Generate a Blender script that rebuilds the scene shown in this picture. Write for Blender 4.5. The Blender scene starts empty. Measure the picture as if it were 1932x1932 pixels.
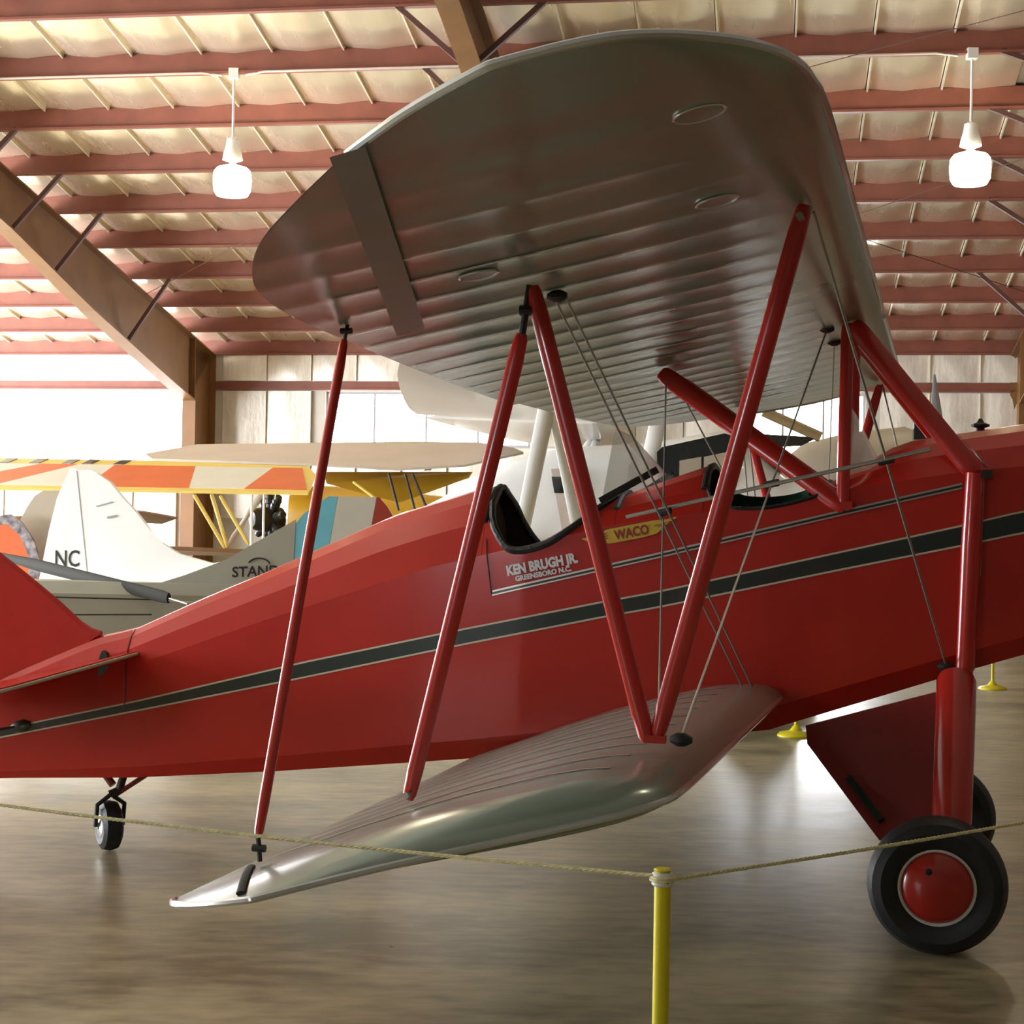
import bpy, bmesh, math, random
from mathutils import Vector, Matrix

# ------------------------------------------------------------------ camera, sky, exposure
scn = bpy.context.scene
COL = scn.collection
CAM_Z = 1.7704
cam_d = bpy.data.cameras.new('camera')
cam_d.sensor_width = 36.0
cam_d.lens = 3153.3 / 1932 * 36.0
cam_d.shift_y = 44.0 / 1932
cam_d.shift_x = 0.73 / 1932
cam_d.clip_end = 300
cam = bpy.data.objects.new('camera', cam_d)
COL.objects.link(cam)
cam.matrix_world = Matrix.Translation((0, 0, CAM_Z)) @ Matrix.Rotation(math.pi / 2, 4, 'X') @ Matrix.Rotation(0.0166, 4, 'Z')
scn.camera = cam

world = bpy.data.worlds.new('sky')
scn.world = world
world.use_nodes = True
wn = world.node_tree.nodes
wn['Background'].inputs['Color'].default_value = (0.93, 0.96, 1.0, 1)
wn['Background'].inputs['Strength'].default_value = 13.0

vs = scn.view_settings
vs.view_transform = 'Standard'
vs.look = 'None'
vs.gamma = 1.0
vs.use_curve_mapping = False
vs.exposure = 0.95

random.seed(7)
PI = math.pi

# ------------------------------------------------------------------ helpers
class MB:
    """collects geometry for ONE mesh object"""
    def __init__(self):
        self.v = []; self.f = []; self.m = []
    def add(self, verts, faces, mi=0):
        o = len(self.v)
        self.v += [tuple(p) for p in verts]
        self.f += [tuple(i + o for i in f) for f in faces]
        self.m += [mi] * len(faces)
        return self
    def box(self, c, size, mi=0, M=None):
        x, y, z = [s / 2 for s in size]
        P = [Vector((sx * x, sy * y, sz * z)) for sz in (-1, 1) for sy in (-1, 1) for sx in (-1, 1)]
        if M is not None: P = [M @ p for p in P]
        P = [p + Vector(c) for p in P]
        return self.add(P, [(0, 2, 3, 1), (4, 5, 7, 6), (0, 1, 5, 4), (2, 6, 7, 3), (0, 4, 6, 2), (1, 3, 7, 5)], mi)
    def bar(self, p, q, w, t, up=(0, 0, 1), mi=0):
        """box along p-q, w wide across, t thick along 'up'"""
        p, q = Vector(p), Vector(q); d = (q - p); L = d.length; d /= L
        u = Vector(up); u = (u - d * u.dot(d)).normalized(); s = d.cross(u)
        M = Matrix((d, s, u)).transposed()
        return self.box((p + q) / 2, (L, w, t), mi, M)
    def tube(self, pts, r, n=8, mi=0, rb=None, up=None, cap=True):
        """round or elliptical (r across 'up', rb along it) tube through points; r may be a list"""
        pts = [Vector(p) for p in pts]; N = len(pts); rings = []
        prev = None
        for i, p in enumerate(pts):
            d = (pts[min(i + 1, N - 1)] - pts[max(i - 1, 0)]).normalized()
            if up is not None: u = Vector(up)
            else:
                u = prev if prev is not None else (Vector((0, 0, 1)) if abs(d.z) < .9 else Vector((1, 0, 0)))
            u = (u - d * u.dot(d)).normalized(); prev = u; s = d.cross(u)
            ra = r[i] if isinstance(r, (list, tuple)) else r
            rr = (rb[i] if isinstance(rb, (list, tuple)) else rb) if rb is not None else ra
            rings.append([p + u * (math.cos(2 * PI * k / n) * rr) + s * (math.sin(2 * PI * k / n) * ra) for k in range(n)])
        return self.loft(rings, mi, cap)
    def loft(self, rings, mi=0, cap=True, closed=True):
        n = len(rings[0]); V = [p for r in rings for p in r]; F = []
        for i in range(len(rings) - 1):
            for k in range(n if closed else n - 1):
                a, b = i * n + k, i * n + (k + 1) % n
                F.append((a, b, b + n, a + n))
        if cap:
            F.append(tuple(range(n - 1, -1, -1)))
            F.append(tuple((len(rings) - 1) * n + k for k in range(n)))
        return self.add(V, F, mi)
    def lathe(self, prof, n=32, M=None, mi=0):
        """profile of (r, h) revolved about local z"""
        M = M or Matrix.Identity(4)
        rings = [[M @ Vector((r * math.cos(2 * PI * k / n), r * math.sin(2 * PI * k / n), h)) for k in range(n)] for r, h in prof]
        return self.loft(rings, mi, cap=True)
    def prism(self, poly, off, mi=0):
        """flat polygon (3d points) thickened by vector off"""
        n = len(poly); off = Vector(off); P = [Vector(p) for p in poly]
        V = P + [p + off for p in P]
        F = [tuple(range(n)), tuple(range(2 * n - 1, n - 1, -1))] + [(i, i + n, (i + 1) % n + n, (i + 1) % n) for i in range(n)]
        return self.add(V, F, mi)
    def build(self, name, mats, parent=None, sharp=32.0):
        me = bpy.data.meshes.new(name)
        me.from_pydata(self.v, [], self.f)
        mats = mats if isinstance(mats, (list, tuple)) else [mats]
        for m in mats: me.materials.append(m)
        if len(mats) > 1: me.polygons.foreach_set('material_index', self.m)
        bm = bmesh.new(); bm.from_mesh(me)
        bmesh.ops.remove_doubles(bm, verts=bm.verts, dist=1e-5)
        bmesh.ops.dissolve_degenerate(bm, edges=bm.edges, dist=1e-6)
        bmesh.ops.recalc_face_normals(bm, faces=bm.faces)
        bm.to_mesh(me); bm.free()
        me.polygons.foreach_set('use_smooth', [True] * len(me.polygons))
        me.set_sharp_from_angle(angle=math.radians(sharp))
        me.update()
        o = bpy.data.objects.new(name, me)
        COL.objects.link(o)
        if parent is not None: o.parent = parent
        return o

def tag(o, label=None, cat=None, group=None, kind=None):
    if label: o['label'] = label
    if cat: o['category'] = cat
    if group: o['group'] = group
    if kind: o['kind'] = kind
    return o

def empty(name, loc=(0, 0, 0), rz=0.0, label=None, cat=None, group=None, kind=None):
    o = bpy.data.objects.new(name, None)
    COL.objects.link(o)
    o.location = loc; o.rotation_euler = (0, 0, rz); o.empty_display_size = .2
    return tag(o, label, cat, group, kind)

def copy_tree(o, parent=None):
    c = o.copy(); COL.objects.link(c)
    if parent is not None: c.parent = parent
    for ch in list(o.children): copy_tree(ch, c)
    return c

def lerp_table(T, x):
    if x <= T[0][0]: return T[0][1]
    for (x0, y0), (x1, y1) in zip(T, T[1:]):
        if x <= x1: return y0 + (y1 - y0) * (x - x0) / (x1 - x0)
    return T[-1][1]

# ------------------------------------------------------------------ materials
def mat(name, col, rough=.5, metal=0.0, coat=0.0, noise=0.0, nscale=6.0, bump=0.0, bscale=30.0, col2=None, stretch=(1, 1, 1), spec=.5, emit=None, es=0, alpha=None, rvar=0.0):
    m = bpy.data.materials.new(name); m.use_nodes = True
    nt = m.node_tree; b = nt.nodes['Principled BSDF']
    b.inputs['Base Color'].default_value = (*col, 1)
    b.inputs['Roughness'].default_value = rough
    b.inputs['Metallic'].default_value = metal
    b.inputs['Coat Weight'].default_value = coat
    b.inputs['Coat Roughness'].default_value = .08
    b.inputs['Specular IOR Level'].default_value = spec
    if emit:
        b.inputs['Emission Color'].default_value = (*emit, 1); b.inputs['Emission Strength'].default_value = es
    if noise or bump or rvar:
        tc = nt.nodes.new('ShaderNodeTexCoord'); mp = nt.nodes.new('ShaderNodeMapping')
        mp.inputs['Scale'].default_value = stretch
        nt.links.new(tc.outputs['Object'], mp.inputs['Vector'])
    if noise or rvar:
        n = nt.nodes.new('ShaderNodeTexNoise'); n.inputs['Scale'].default_value = nscale; n.inputs['Detail'].default_value = 5
        nt.links.new(mp.outputs['Vector'], n.inputs['Vector'])
    if noise:
        r = nt.nodes.new('ShaderNodeValToRGB')
        c2 = col2 or tuple(c * (1 - noise) for c in col)
        r.color_ramp.elements[0].position = .32; r.color_ramp.elements[1].position = .68
        r.color_ramp.elements[0].color = (*c2, 1); r.color_ramp.elements[1].color = (*col, 1)
        nt.links.new(n.outputs['Fac'], r.inputs['Fac']); nt.links.new(r.outputs['Color'], b.inputs['Base Color'])
    if rvar:
        mr = nt.nodes.new('ShaderNodeMapRange')
        mr.inputs['To Min'].default_value = rough - rvar; mr.inputs['To Max'].default_value = rough + rvar
        nt.links.new(n.outputs['Fac'], mr.inputs['Value']); nt.links.new(mr.outputs['Result'], b.inputs['Roughness'])
    if bump:
        n2 = nt.nodes.new('ShaderNodeTexNoise'); n2.inputs['Scale'].default_value = bscale; n2.inputs['Detail'].default_value = 3
        nt.links.new(mp.outputs['Vector'], n2.inputs['Vector'])
        bp = nt.nodes.new('ShaderNodeBump'); bp.inputs['Strength'].default_value = bump; bp.inputs['Distance'].default_value = .02
        nt.links.new(n2.outputs['Fac'], bp.inputs['Height']); nt.links.new(bp.outputs['Normal'], b.inputs['Normal'])
    return m

def clear(name, tint=(1, 1, 1), gloss=.12, haze=0.0, hcol=(.8, .8, .78)):
    m = bpy.data.materials.new(name); m.use_nodes = True
    nt = m.node_tree; nt.nodes.remove(nt.nodes['Principled BSDF'])
    out = nt.nodes['Material Output']
    t = nt.nodes.new('ShaderNodeBsdfTransparent'); t.inputs['Color'].default_value = (*tint, 1)
    g = nt.nodes.new('ShaderNodeBsdfGlossy'); g.inputs['Roughness'].default_value = .05
    x = nt.nodes.new('ShaderNodeMixShader'); x.inputs['Fac'].default_value = gloss
    nt.links.new(t.outputs[0], x.inputs[1]); nt.links.new(g.outputs[0], x.inputs[2])
    last = x
    if haze:
        d = nt.nodes.new('ShaderNodeBsdfDiffuse'); d.inputs['Color'].default_value = (*hcol, 1)
        y = nt.nodes.new('ShaderNodeMixShader'); y.inputs['Fac'].default_value = haze
        nt.links.new(x.outputs[0], y.inputs[1]); nt.links.new(d.outputs[0], y.inputs[2]); last = y
    nt.links.new(last.outputs[0], out.inputs['Surface'])
    return m

M = {}
M['red'] = mat('red_dope', (.48, .021, .012), .28, coat=.22, spec=.3, noise=.12, nscale=3)
M['red_strut'] = mat('red_enamel', (.50, .018, .012), .25, coat=.5, noise=.08, nscale=5)
M['red_dark'] = mat('red_enamel_shade_seam', (.22, .012, .012), .35, coat=.4, noise=.1, nscale=4)  # darker red: gear panel shade put into the colour, also seams and spring
M['silver'] = mat('silver_dope', (.29, .345, .29), .21, metal=.28, coat=.0, noise=.06, nscale=4)
M['silver_gap_shade'] = mat('silver_gap_shade', (.17, .19, .165), .4, metal=.4, noise=.08, nscale=6)  # darker silver: shade around the upper aileron gap put into the colour
M['rib_highlight_tape'] = mat('rib_highlight_tape', (.50, .53, .48), .24, metal=.3, noise=.05, nscale=6)  # lighter than the dope: rib highlights put into the tape colour
M['silver_edge'] = mat('polished_silver', (.62, .63, .63), .22, metal=.6, coat=.4, noise=.05, nscale=5)
M['black'] = mat('black_enamel', (.007, .017, .012), .3, coat=.5, noise=.2, nscale=6)
M['cream'] = mat('cream_pinstripe', (.62, .55, .42), .4, noise=.1, nscale=20)
M['rubber'] = mat('tyre_rubber', (.016, .019, .021), .55, noise=.25, nscale=12, bump=.1, bscale=60)
M['white_paint'] = mat('white_paint', (.90, .90, .88), .35, coat=.4, noise=.04, nscale=4)
M['leather'] = mat('black_leather', (.02, .02, .022), .38, noise=.3, nscale=20, bump=.3, bscale=50)
M['brown_int'] = mat('brown_lining', (.085, .05, .028), .7, noise=.3, nscale=10)
M['green_int'] = mat('green_lining', (.018, .13, .065), .5, noise=.3, nscale=8)
M['steel'] = mat('bright_steel', (.5, .47, .42), .35, metal=.9, noise=.1, nscale=20)
M['wire'] = mat('brace_wire', (.36, .34, .30), .4, metal=.6, noise=.1, nscale=20)
M['fitting'] = mat('dark_fitting', (.03, .028, .026), .5, metal=.3, noise=.2, nscale=30)
M['acrylic'] = clear('clear_acrylic', (.96, .95, .92), .12, .34, (.78, .75, .70))
M['yellow_post'] = mat('yellow_pvc', (.70, .60, .012), .35, noise=.06, nscale=8)
M['cap'] = mat('white_plastic', (.75, .75, .68), .4, noise=.08, nscale=12)
M['rope'] = mat('yellow_rope', (.80, .74, .42), .8, noise=.3, nscale=60)
M['steel_red'] = mat('red_primer_steel', (.25, .078, .050), .5, noise=.22, nscale=3)
M['steel_brown'] = mat('brown_primer_steel', (.215, .098, .028), .5, noise=.22, nscale=2)
M['brace'] = mat('dark_primer_steel', (.10, .04, .03), .6, noise=.2, nscale=4)
M['foil'] = mat('foil_insulation', (.97, .90, .73), .25, metal=.70, noise=.08, nscale=1.5, bump=.08, bscale=2.5, stretch=(4, .7, 1), rvar=.08)
M['foil_wall'] = mat('foil_wall_insulation', (.84, .80, .72), .4, metal=.3, noise=.2, nscale=2.0, bump=.5, bscale=4, stretch=(3, 1, 1))
M['deck'] = mat('roof_deck', (.45, .42, .36), .6, noise=.2, nscale=2)
M['plain_wall'] = mat('wall_sheet', (.55, .52, .46), .6, noise=.15, nscale=1.5)
M['dark_wall'] = mat('front_wall_sheet', (.13, .10, .08), .7, noise=.2, nscale=1.5)
M['frame_grey'] = mat('window_frame', (.35, .35, .36), .5, noise=.1, nscale=6)
M['pane'] = clear('window_pane', (1, 1, 1), .06)
M['lamp_white'] = mat('lamp_white', (.85, .85, .82), .4, noise=.05, nscale=10)
M['lamp_glow'] = mat('lamp_glow', (.95, .95, .95), .4, emit=(1, .86, .62), es=24, noise=.02)
M['conduit'] = mat('conduit', (.70, .66, .6), .4, metal=.3, noise=.1, nscale=10)
M['grey_fabric'] = mat('grey_green_fabric', (.42, .43, .36), .5, noise=.08, nscale=3)
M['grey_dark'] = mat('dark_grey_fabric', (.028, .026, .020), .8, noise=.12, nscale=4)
M['beige_fabric'] = mat('beige_fabric', (.66, .56, .48), .5, noise=.08, nscale=2)
M['sky_blue'] = mat('light_blue_dope', (.20, .64, .80), .4, noise=.08, nscale=4)
M['cream_white'] = mat('cream_white_dope', (.72, .72, .64), .4, noise=.05, nscale=4)
M['flag_red'] = mat('rudder_red', (.42, .06, .03), .4, noise=.08, nscale=4)
M['orange'] = mat('orange_dope', (.72, .16, .05), .45, noise=.1, nscale=3)
M['yellow'] = mat('yellow_dope', (.62, .36, .02), .45, noise=.12, nscale=3)
M['pale_yellow'] = mat('pale_yellow_dope', (.80, .62, .16), .45, noise=.08, nscale=3)
M['tan'] = mat('tan_wood', (.42, .30, .14), .5, noise=.2, nscale=8)
M['tan_dope'] = mat('pale_tan_dope', (.46, .40, .31), .5, noise=.1, nscale=3)
M['patch'] = mat('patterned_fabric', (.45, .40, .42), .6, noise=.75, nscale=14, col2=(.10, .09, .12))
M['glass_dark'] = mat('dark_window_glass', (.02, .025, .025), .08, coat=.5, noise=.3, nscale=3)
M['window_view'] = clear('cabin_glass', (.85, .88, .84), .15, .35, (.5, .52, .46))
M['txt_white'] = mat('white_lettering', (.75, .75, .78), .5, noise=.05)
M['txt_black'] = mat('black_lettering', (.015, .015, .02), .5, noise=.05)
M['gold'] = mat('gold_lettering', (.68, .44, .03), .45, noise=.1, nscale=20)
M['txt_red'] = mat('red_lettering', (.30, .02, .012), .5, noise=.05)

def floor_mat():
    m = bpy.data.materials.new('sealed_concrete'); m.use_nodes = True
    nt = m.node_tree; b = nt.nodes['Principled BSDF']
    tc = nt.nodes.new('ShaderNodeTexCoord')
    mp = nt.nodes.new('ShaderNodeMapping'); mp.inputs['Scale'].default_value = (.55, 1.3, 1)
    nt.links.new(tc.outputs['Object'], mp.inputs['Vector'])
    n1 = nt.nodes.new('ShaderNodeTexNoise'); n1.inputs['Scale'].default_value = .9; n1.inputs['Detail'].default_value = 8; n1.inputs['Roughness'].default_value = .6
    n2 = nt.nodes.new('ShaderNodeTexNoise'); n2.inputs['Scale'].default_value = 9; n2.inputs['Detail'].default_value = 6
    for n in (n1, n2): nt.links.new(mp.outputs['Vector'], n.inputs['Vector'])
    r = nt.nodes.new('ShaderNodeValToRGB')
    e = r.color_ramp.elements
    e[0].position = .40; e[0].color = (.185, .155, .085, 1)
    e[1].position = .60; e[1].color = (.46, .39, .225, 1)
    e2 = r.color_ramp.elements.new(.5); e2.color = (.32, .27, .16, 1)
    mx = nt.nodes.new('ShaderNodeMix'); mx.data_type = 'FLOAT'; mx.inputs[0].default_value = .35
    nt.links.new(n1.outputs['Fac'], mx.inputs[2]); nt.links.new(n2.outputs['Fac'], mx.inputs[3])
    nt.links.new(mx.outputs[0], r.inputs['Fac']); nt.links.new(r.outputs['Color'], b.inputs['Base Color'])
    mr = nt.nodes.new('ShaderNodeMapRange'); mr.inputs['To Min'].default_value = .22; mr.inputs['To Max'].default_value = .40
    nt.links.new(mx.outputs[0], mr.inputs['Value']); nt.links.new(mr.outputs['Result'], b.inputs['Roughness'])
    bp = nt.nodes.new('ShaderNodeBump'); bp.inputs['Strength'].default_value = .05; bp.inputs['Distance'].default_value = .008
    nt.links.new(n2.outputs['Fac'], bp.inputs['Height']); nt.links.new(bp.outputs['Normal'], b.inputs['Normal'])
    return m
M['floor'] = floor_mat()

# ------------------------------------------------------------------ lettering
def text_mesh(name, body, size, place, m, parent, bold=0.0, shear=0.0, spacing=1.0, width=1.0):
    """flat lettering; place(u, v) -> 3d point on the surface that carries it"""
    cu = bpy.data.curves.new(name, 'FONT'); cu.body = body; cu.size = size; cu.offset = bold; cu.shear = shear
    cu.space_character = spacing; cu.resolution_u = 3
    tmp = bpy.data.objects.new(name + '_tmp', cu); COL.objects.link(tmp)
    dg = bpy.context.evaluated_depsgraph_get(); dg.update()
    me = bpy.data.meshes.new_from_object(tmp.evaluated_get(dg))
    bpy.data.objects.remove(tmp)
    for v in me.vertices: v.co = Vector(place(v.co.x * width, v.co.y))
    me.name = name; me.materials.clear(); me.materials.append(m)
    o = bpy.data.objects.new(name, me); COL.objects.link(o); o.parent = parent
    return o

# ------------------------------------------------------------------ the hangar
WX = .1553; WD = 32.06
PS = math.atan(WX); CP, SP = math.cos(PS), math.sin(PS)
EAVE = 5.2257; SLOPE = .1825; PITCH = 1.5 * CP; RIDGE = 20.0
def W(x, d, z):
    """x along the back wall, d out from it into the hall, z up"""
    return Vector((x * CP - d * SP, WD - x * SP - d * CP, z))
UX = Vector((CP, -SP, 0)); UD = Vector((-SP, -CP, 0)); UZ = Vector((0, 0, 1))
XL, XR, DF = -15.0, 17.0, 41.0

def wbox(mb, x0, x1, d0, d1, z0, z1, mi=0):
    mb.add([W(x, d, z) for z in (z0, z1) for d in (d0, d1) for x in (x0, x1)],
           [(0, 2, 3, 1), (4, 5, 7, 6), (0, 1, 5, 4), (2, 6, 7, 3), (0, 4, 6, 2), (1, 3, 7, 5)], mi)
def roof_z(d): return EAVE + SLOPE * (d if d <= RIDGE else 2 * RIDGE - d)

mb = MB(); wbox(mb, XL, XR, -.2, DF, -.12, 0)
floor = tag(mb.build('floor', M['floor']), 'glossy mottled brown-grey concrete hangar floor', kind='structure')

# ceiling: deck, foil panels between the purlins, purlins
mb = MB()
for d0, d1 in ((-.2, RIDGE), (RIDGE, DF)):
    P = [W(XL, d0, roof_z(d0) + .36), W(XR, d0, roof_z(d0) + .36), W(XR, d1, roof_z(d1) + .36), W(XL, d1, roof_z(d1) + .36)]
    mb.prism(P, (0, 0, .08))
ceiling = tag(mb.build('ceiling', M['deck']), 'foil-lined hangar ceiling carried on red purlins', kind='structure')

PW = .905
def panel_mesh(w, l, sag, name, m):
    """one sheet of foil, sagging between its seams, with a folded tab along one edge"""
    nx, ny = 6, 5; V = []; F = []
    for j in range(ny + 1):
        for i in range(nx + 1):
            u, v = i / nx, j / ny
            s = sag * (math.sin(PI * u) ** .6) * (.55 + .45 * math.sin(PI * v) ** .7)
            V.append(((u - .5) * w, (v - .5) * l, -s + .012 * math.sin(9 * u + 5 * v) * math.sin(PI * u)))
    for j in range(ny):
        for i in range(nx):
            a = j * (nx + 1) + i; F.append((a, a + 1, a + nx + 2, a + nx + 1))
    mb = MB(); mb.add(V, F)
    mb.box((w / 2 - .012, 0, -.018), (.02, l * .985, .06), 1)
    o = mb.build(name, m); me = o.data
    bpy.data.objects.remove(o)
    return me
M['seam'] = mat('foil_seam', (.85, .80, .66), .4, metal=.2, noise=.1, nscale=10)
pan_me = [panel_mesh(PW - .012, PITCH / math.cos(math.atan(SLOPE)) * .995, .03 + .01 * k, 'panel', [M['foil'], M['seam']]) for k in range(3)]
ang = math.atan(SLOPE)
Rroof = Matrix((UX, (UD * math.cos(ang) + UZ * math.sin(ang)), (UX.cross(UD * math.cos(ang) + UZ * math.sin(ang))))).transposed()
if Rroof.col[2].z < 0:      # keep the sheet's underside facing down
    Rroof = Matrix((-UX, (UD * math.cos(ang) + UZ * math.sin(ang)), -(UX.cross(UD * math.cos(ang) + UZ * math.sin(ang))))).transposed()
for j in range(11):
    dc = (j + .5) * PITCH
    x0 = -11.2 + .0 * j
    for i in range(23):
        xc = x0 + (i + .5) * PW
        if j >= 7 and (xc < -8 or xc > 7.5): continue
        o = bpy.data.objects.new('panel', random.choice(pan_me)); COL.objects.link(o); o.parent = ceiling
        o.matrix_world = Matrix.Translation(W(xc, dc, roof_z(dc) + .30)) @ Rroof.to_4x4()

def c_section(mb, p, q, depth, flange, t=.012, lipdir=UD):
    """cold-formed channel from p to q (both on its bottom web corner)"""
    p, q = Vector(p), Vector(q); up = UZ
    l = Vector(lipdir)
    prof = [(0, 0), (flange, 0), (flange, .03), (flange - t, .03), (flange - t, t), (t, t), (t, depth - t), (-flange, depth - t), (-flange, depth), (0, depth)]
    rings = [[c + l * a + up * b for a, b in prof] for c in (p, q)]
    mb.loft(rings)
for j in range(12):
    d = j * PITCH
    mb = MB()
    c_section(mb, W(XL, d, roof_z(d) + .0), W(XR, d, roof_z(d) + .0), .30, .085)
    mb.build('purlin', M['steel_red'], ceiling)
mb = MB(); mb.tube([W(-12, 8 * PITCH + .08, roof_z(8 * PITCH) + .01), W(-2.1, 8 * PITCH + .08, roof_z(8 * PITCH) + .01), W(-1.85, 8 * PITCH + .06, roof_z(8 * PITCH) - .02)], .014, 6)
mb.tube([W(-1.55, 8 * PITCH + .06, roof_z(8 * PITCH) - .02), W(-1.3, 8 * PITCH + .08, roof_z(8 * PITCH) + .01), W(6.7, 8 * PITCH + .08, roof_z(8 * PITCH) + .01), W(6.95, 8 * PITCH + .06, roof_z(8 * PITCH) - .02)], .014, 6)
mb.build('conduit', M['conduit'], ceiling)
for (xa, da), (xb, db) in (((9.2, 10.2), (2.0, 3.6)), ((9.2, 3.6), (2.0, 10.2)), ((9.2, 14.0), (2.0, 10.2)), ((-5.9, 4.0), (1.4, 11.0))):
    mb = MB(); mb.tube([W(xa, da, roof_z(da) - .12), W(xb, db, roof_z(db) - .12)], .006, 6); mb.build('brace_rod', M['brace'], ceiling)

# steel portal frames
def steel_frame(x, label, braces, reach={}):
    t = empty('steel_frame', W(x, 0, 0), 0, label, kind='structure')
    inv = Matrix.Translation(-W(x, 0, 0))
    def put(mb, name, m):
        mb.v = [tuple(Vector(p) - W(x, 0, 0)) for p in mb.v]
        return mb.build(name, m, t)
    zt = lambda d: roof_z(d) - .015
    def dep(d): return lerp_table([(0, 1.22), (3, 1.12), (6, 1.0), (9, .78), (14, .62), (20, .55)], d)
    kd = 1.2; kz = zt(kd) - dep(kd)
    # column
    mb = MB()
    mb.prism([W(x - .01, .05, 0), W(x - .01, kd - .05, 0), W(x - .01, kd - .02, kz), W(x - .01, kd, zt(kd) - .1), W(x - .01, .05, zt(0) - .02)], UX * .02)
    wbox(mb, x - .13, x + .13, .02, .05, 0, zt(0))
    wbox(mb, x - .13, x + .13, kd - .05, kd - .02, 0, kz)
    wbox(mb, x - .13, x + .13, .05, kd - .05, 0, .03)
    put(mb, 'column', M['steel_brown'])
    # rafter
    ds = [kd, 3, 6, 9, 12, 14.5, 17, 20]
    mb = MB()
    top = [W(x - .01, d, zt(d)) for d in [.05] + ds]; bot = [W(x - .01, d, zt(d) - dep(d)) for d in ds]
    mb.prism(top + bot[::-1], UX * .02)
    for a, b in zip(top, top[1:]): mb.bar(a + UX * .01, b + UX * .01, .26, .025)
    for a, b in zip(bot, bot[1:]): mb.bar(a + UX * .01, b + UX * .01, .26, .03)
    wbox(mb, x - .12, x + .12, kd - .03, kd, kz, zt(kd))
    put(mb, 'rafter', M['steel_brown'])
    for j in braces:
        d = j * PITCH
        for s in (-1, 1):
            mb = MB()
            mb.bar(W(x + s * .1, d + .05, zt(d) - dep(d) + .03), W(x + s * reach.get(j, .85), d + .05, roof_z(d) + .03), .06, .06)
            put(mb, 'flange_brace', M['brace'])
    return t
steel_frame(-6.08, 'brown steel portal frame with thick haunch at the left windows', [3, 5, 6, 7, 8])
steel_frame(1.52, 'brown steel portal frame whose rafter passes above the silver wing', [3, 5, 6, 7, 8, 9, 10])
steel_frame(9.33, 'brown steel portal frame at the right edge of the photo', [3, 5, 6, 7, 8], {3: 1.28, 5: 1.48, 6: 1.65, 7: 1.85, 8: 1.9})

# back wall with its openings, girts, foil sheets and windows
GZ0, GZ1 = 4.54, 4.71
wins = [(-14.2, -6.6, 3.2, 4.52), (-3.72, 1.1, 3.45, 4.52), (4.3, 6.62, 2.5, 4.52)]
skyl = (-14.2, -6.5, 4.76, 5.24)
mb = MB()
xs = [XL]
for a, b, z0, z1 in wins: xs += [a, b]
xs.append(XR)
for i in range(0, len(xs), 2): wbox(mb, xs[i], xs[i + 1], -.2, 0, 0, 4.52)
for a, b, z0, z1 in wins: wbox(mb, a, b, -.2, 0, 0, z0)
wbox(mb, skyl[1], XR, -.2, 0, 4.52, EAVE + .4)
wbox(mb, XL, skyl[0], -.2, 0, 4.52, EAVE + .4)
wbox(mb, skyl[0], skyl[1], -.2, 0, 4.52, skyl[2]); wbox(mb, skyl[0], skyl[1], -.2, 0, skyl[3], EAVE + .4)
wall = tag(mb.build('wall_back', M['plain_wall']), 'foil-lined back wall of the hangar with tall windows', kind='structure')
for z, dd in ((GZ0, .2), (2.0, .2)):
    for xa, xb in ((XL, -6.2), (-5.95, 1.4), (1.65, 9.2)):
        if z < 3 and xa < 0: continue
        mb = MB(); c_section(mb, W(xa, .02, z), W(xb, .02, z), .17, .08); mb.build('girt', M['steel_red'], wall)
def wall_panel_me(w, h):
    nx, nz = 6, 5; V = []; F = []
    for j in range(nz + 1):
        for i in range(nx + 1):
            u, v = i / nx, j / nz
            V.append(((u - .5) * w, .05 * math.sin(PI * u) ** .6 * (.5 + .5 * math.sin(PI * v)) + .012 * math.sin(11 * u + 4 * v), (v - .5) * h))
    for j in range(nz):
        for i in range(nx):
            a = j * (nx + 1) + i; F.append((a, a + 1, a + nx + 2, a + nx + 1))
    mb = MB(); mb.add(V, F); mb.box((w / 2 - .01, .03, 0), (.02, .05, h * .99), 1)
    o = mb.build('panel', [M['foil_wall'], M['seam']]); me = o.data; bpy.data.objects.remove(o); return me
Rw = Matrix((UX, UD, UX.cross(UD))).transposed()
flip = Matrix.Rotation(PI, 3, 'Y')
hi = wall_panel_me(.895, .50); lo = wall_panel_me(.895, 2.5); lo2 = wall_panel_me(.895, 2.5)
def hang(me, x, z):
    o = bpy.data.objects.new('panel', me); COL.objects.link(o); o.parent = wall
    # local y points into the hall; local x along the wall
    o.matrix_world = Matrix.Translation(W(x, .03, z)) @ Matrix((UX, UD, UZ)).transposed().to_4x4()
x = -14.4
while x < 9.2:
    if abs(x + 6.08) > .5:
        if x > -6: hang(hi, x, 4.97)
        h = [w_ for w_ in wins if w_[0] - .45 < x < w_[1] + .42]
        if not h: hang(lo, x, 3.27)
        elif h[0][2] > 3: hang(lo2, x, h[0][2] - 1.27)
    x += .905
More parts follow.
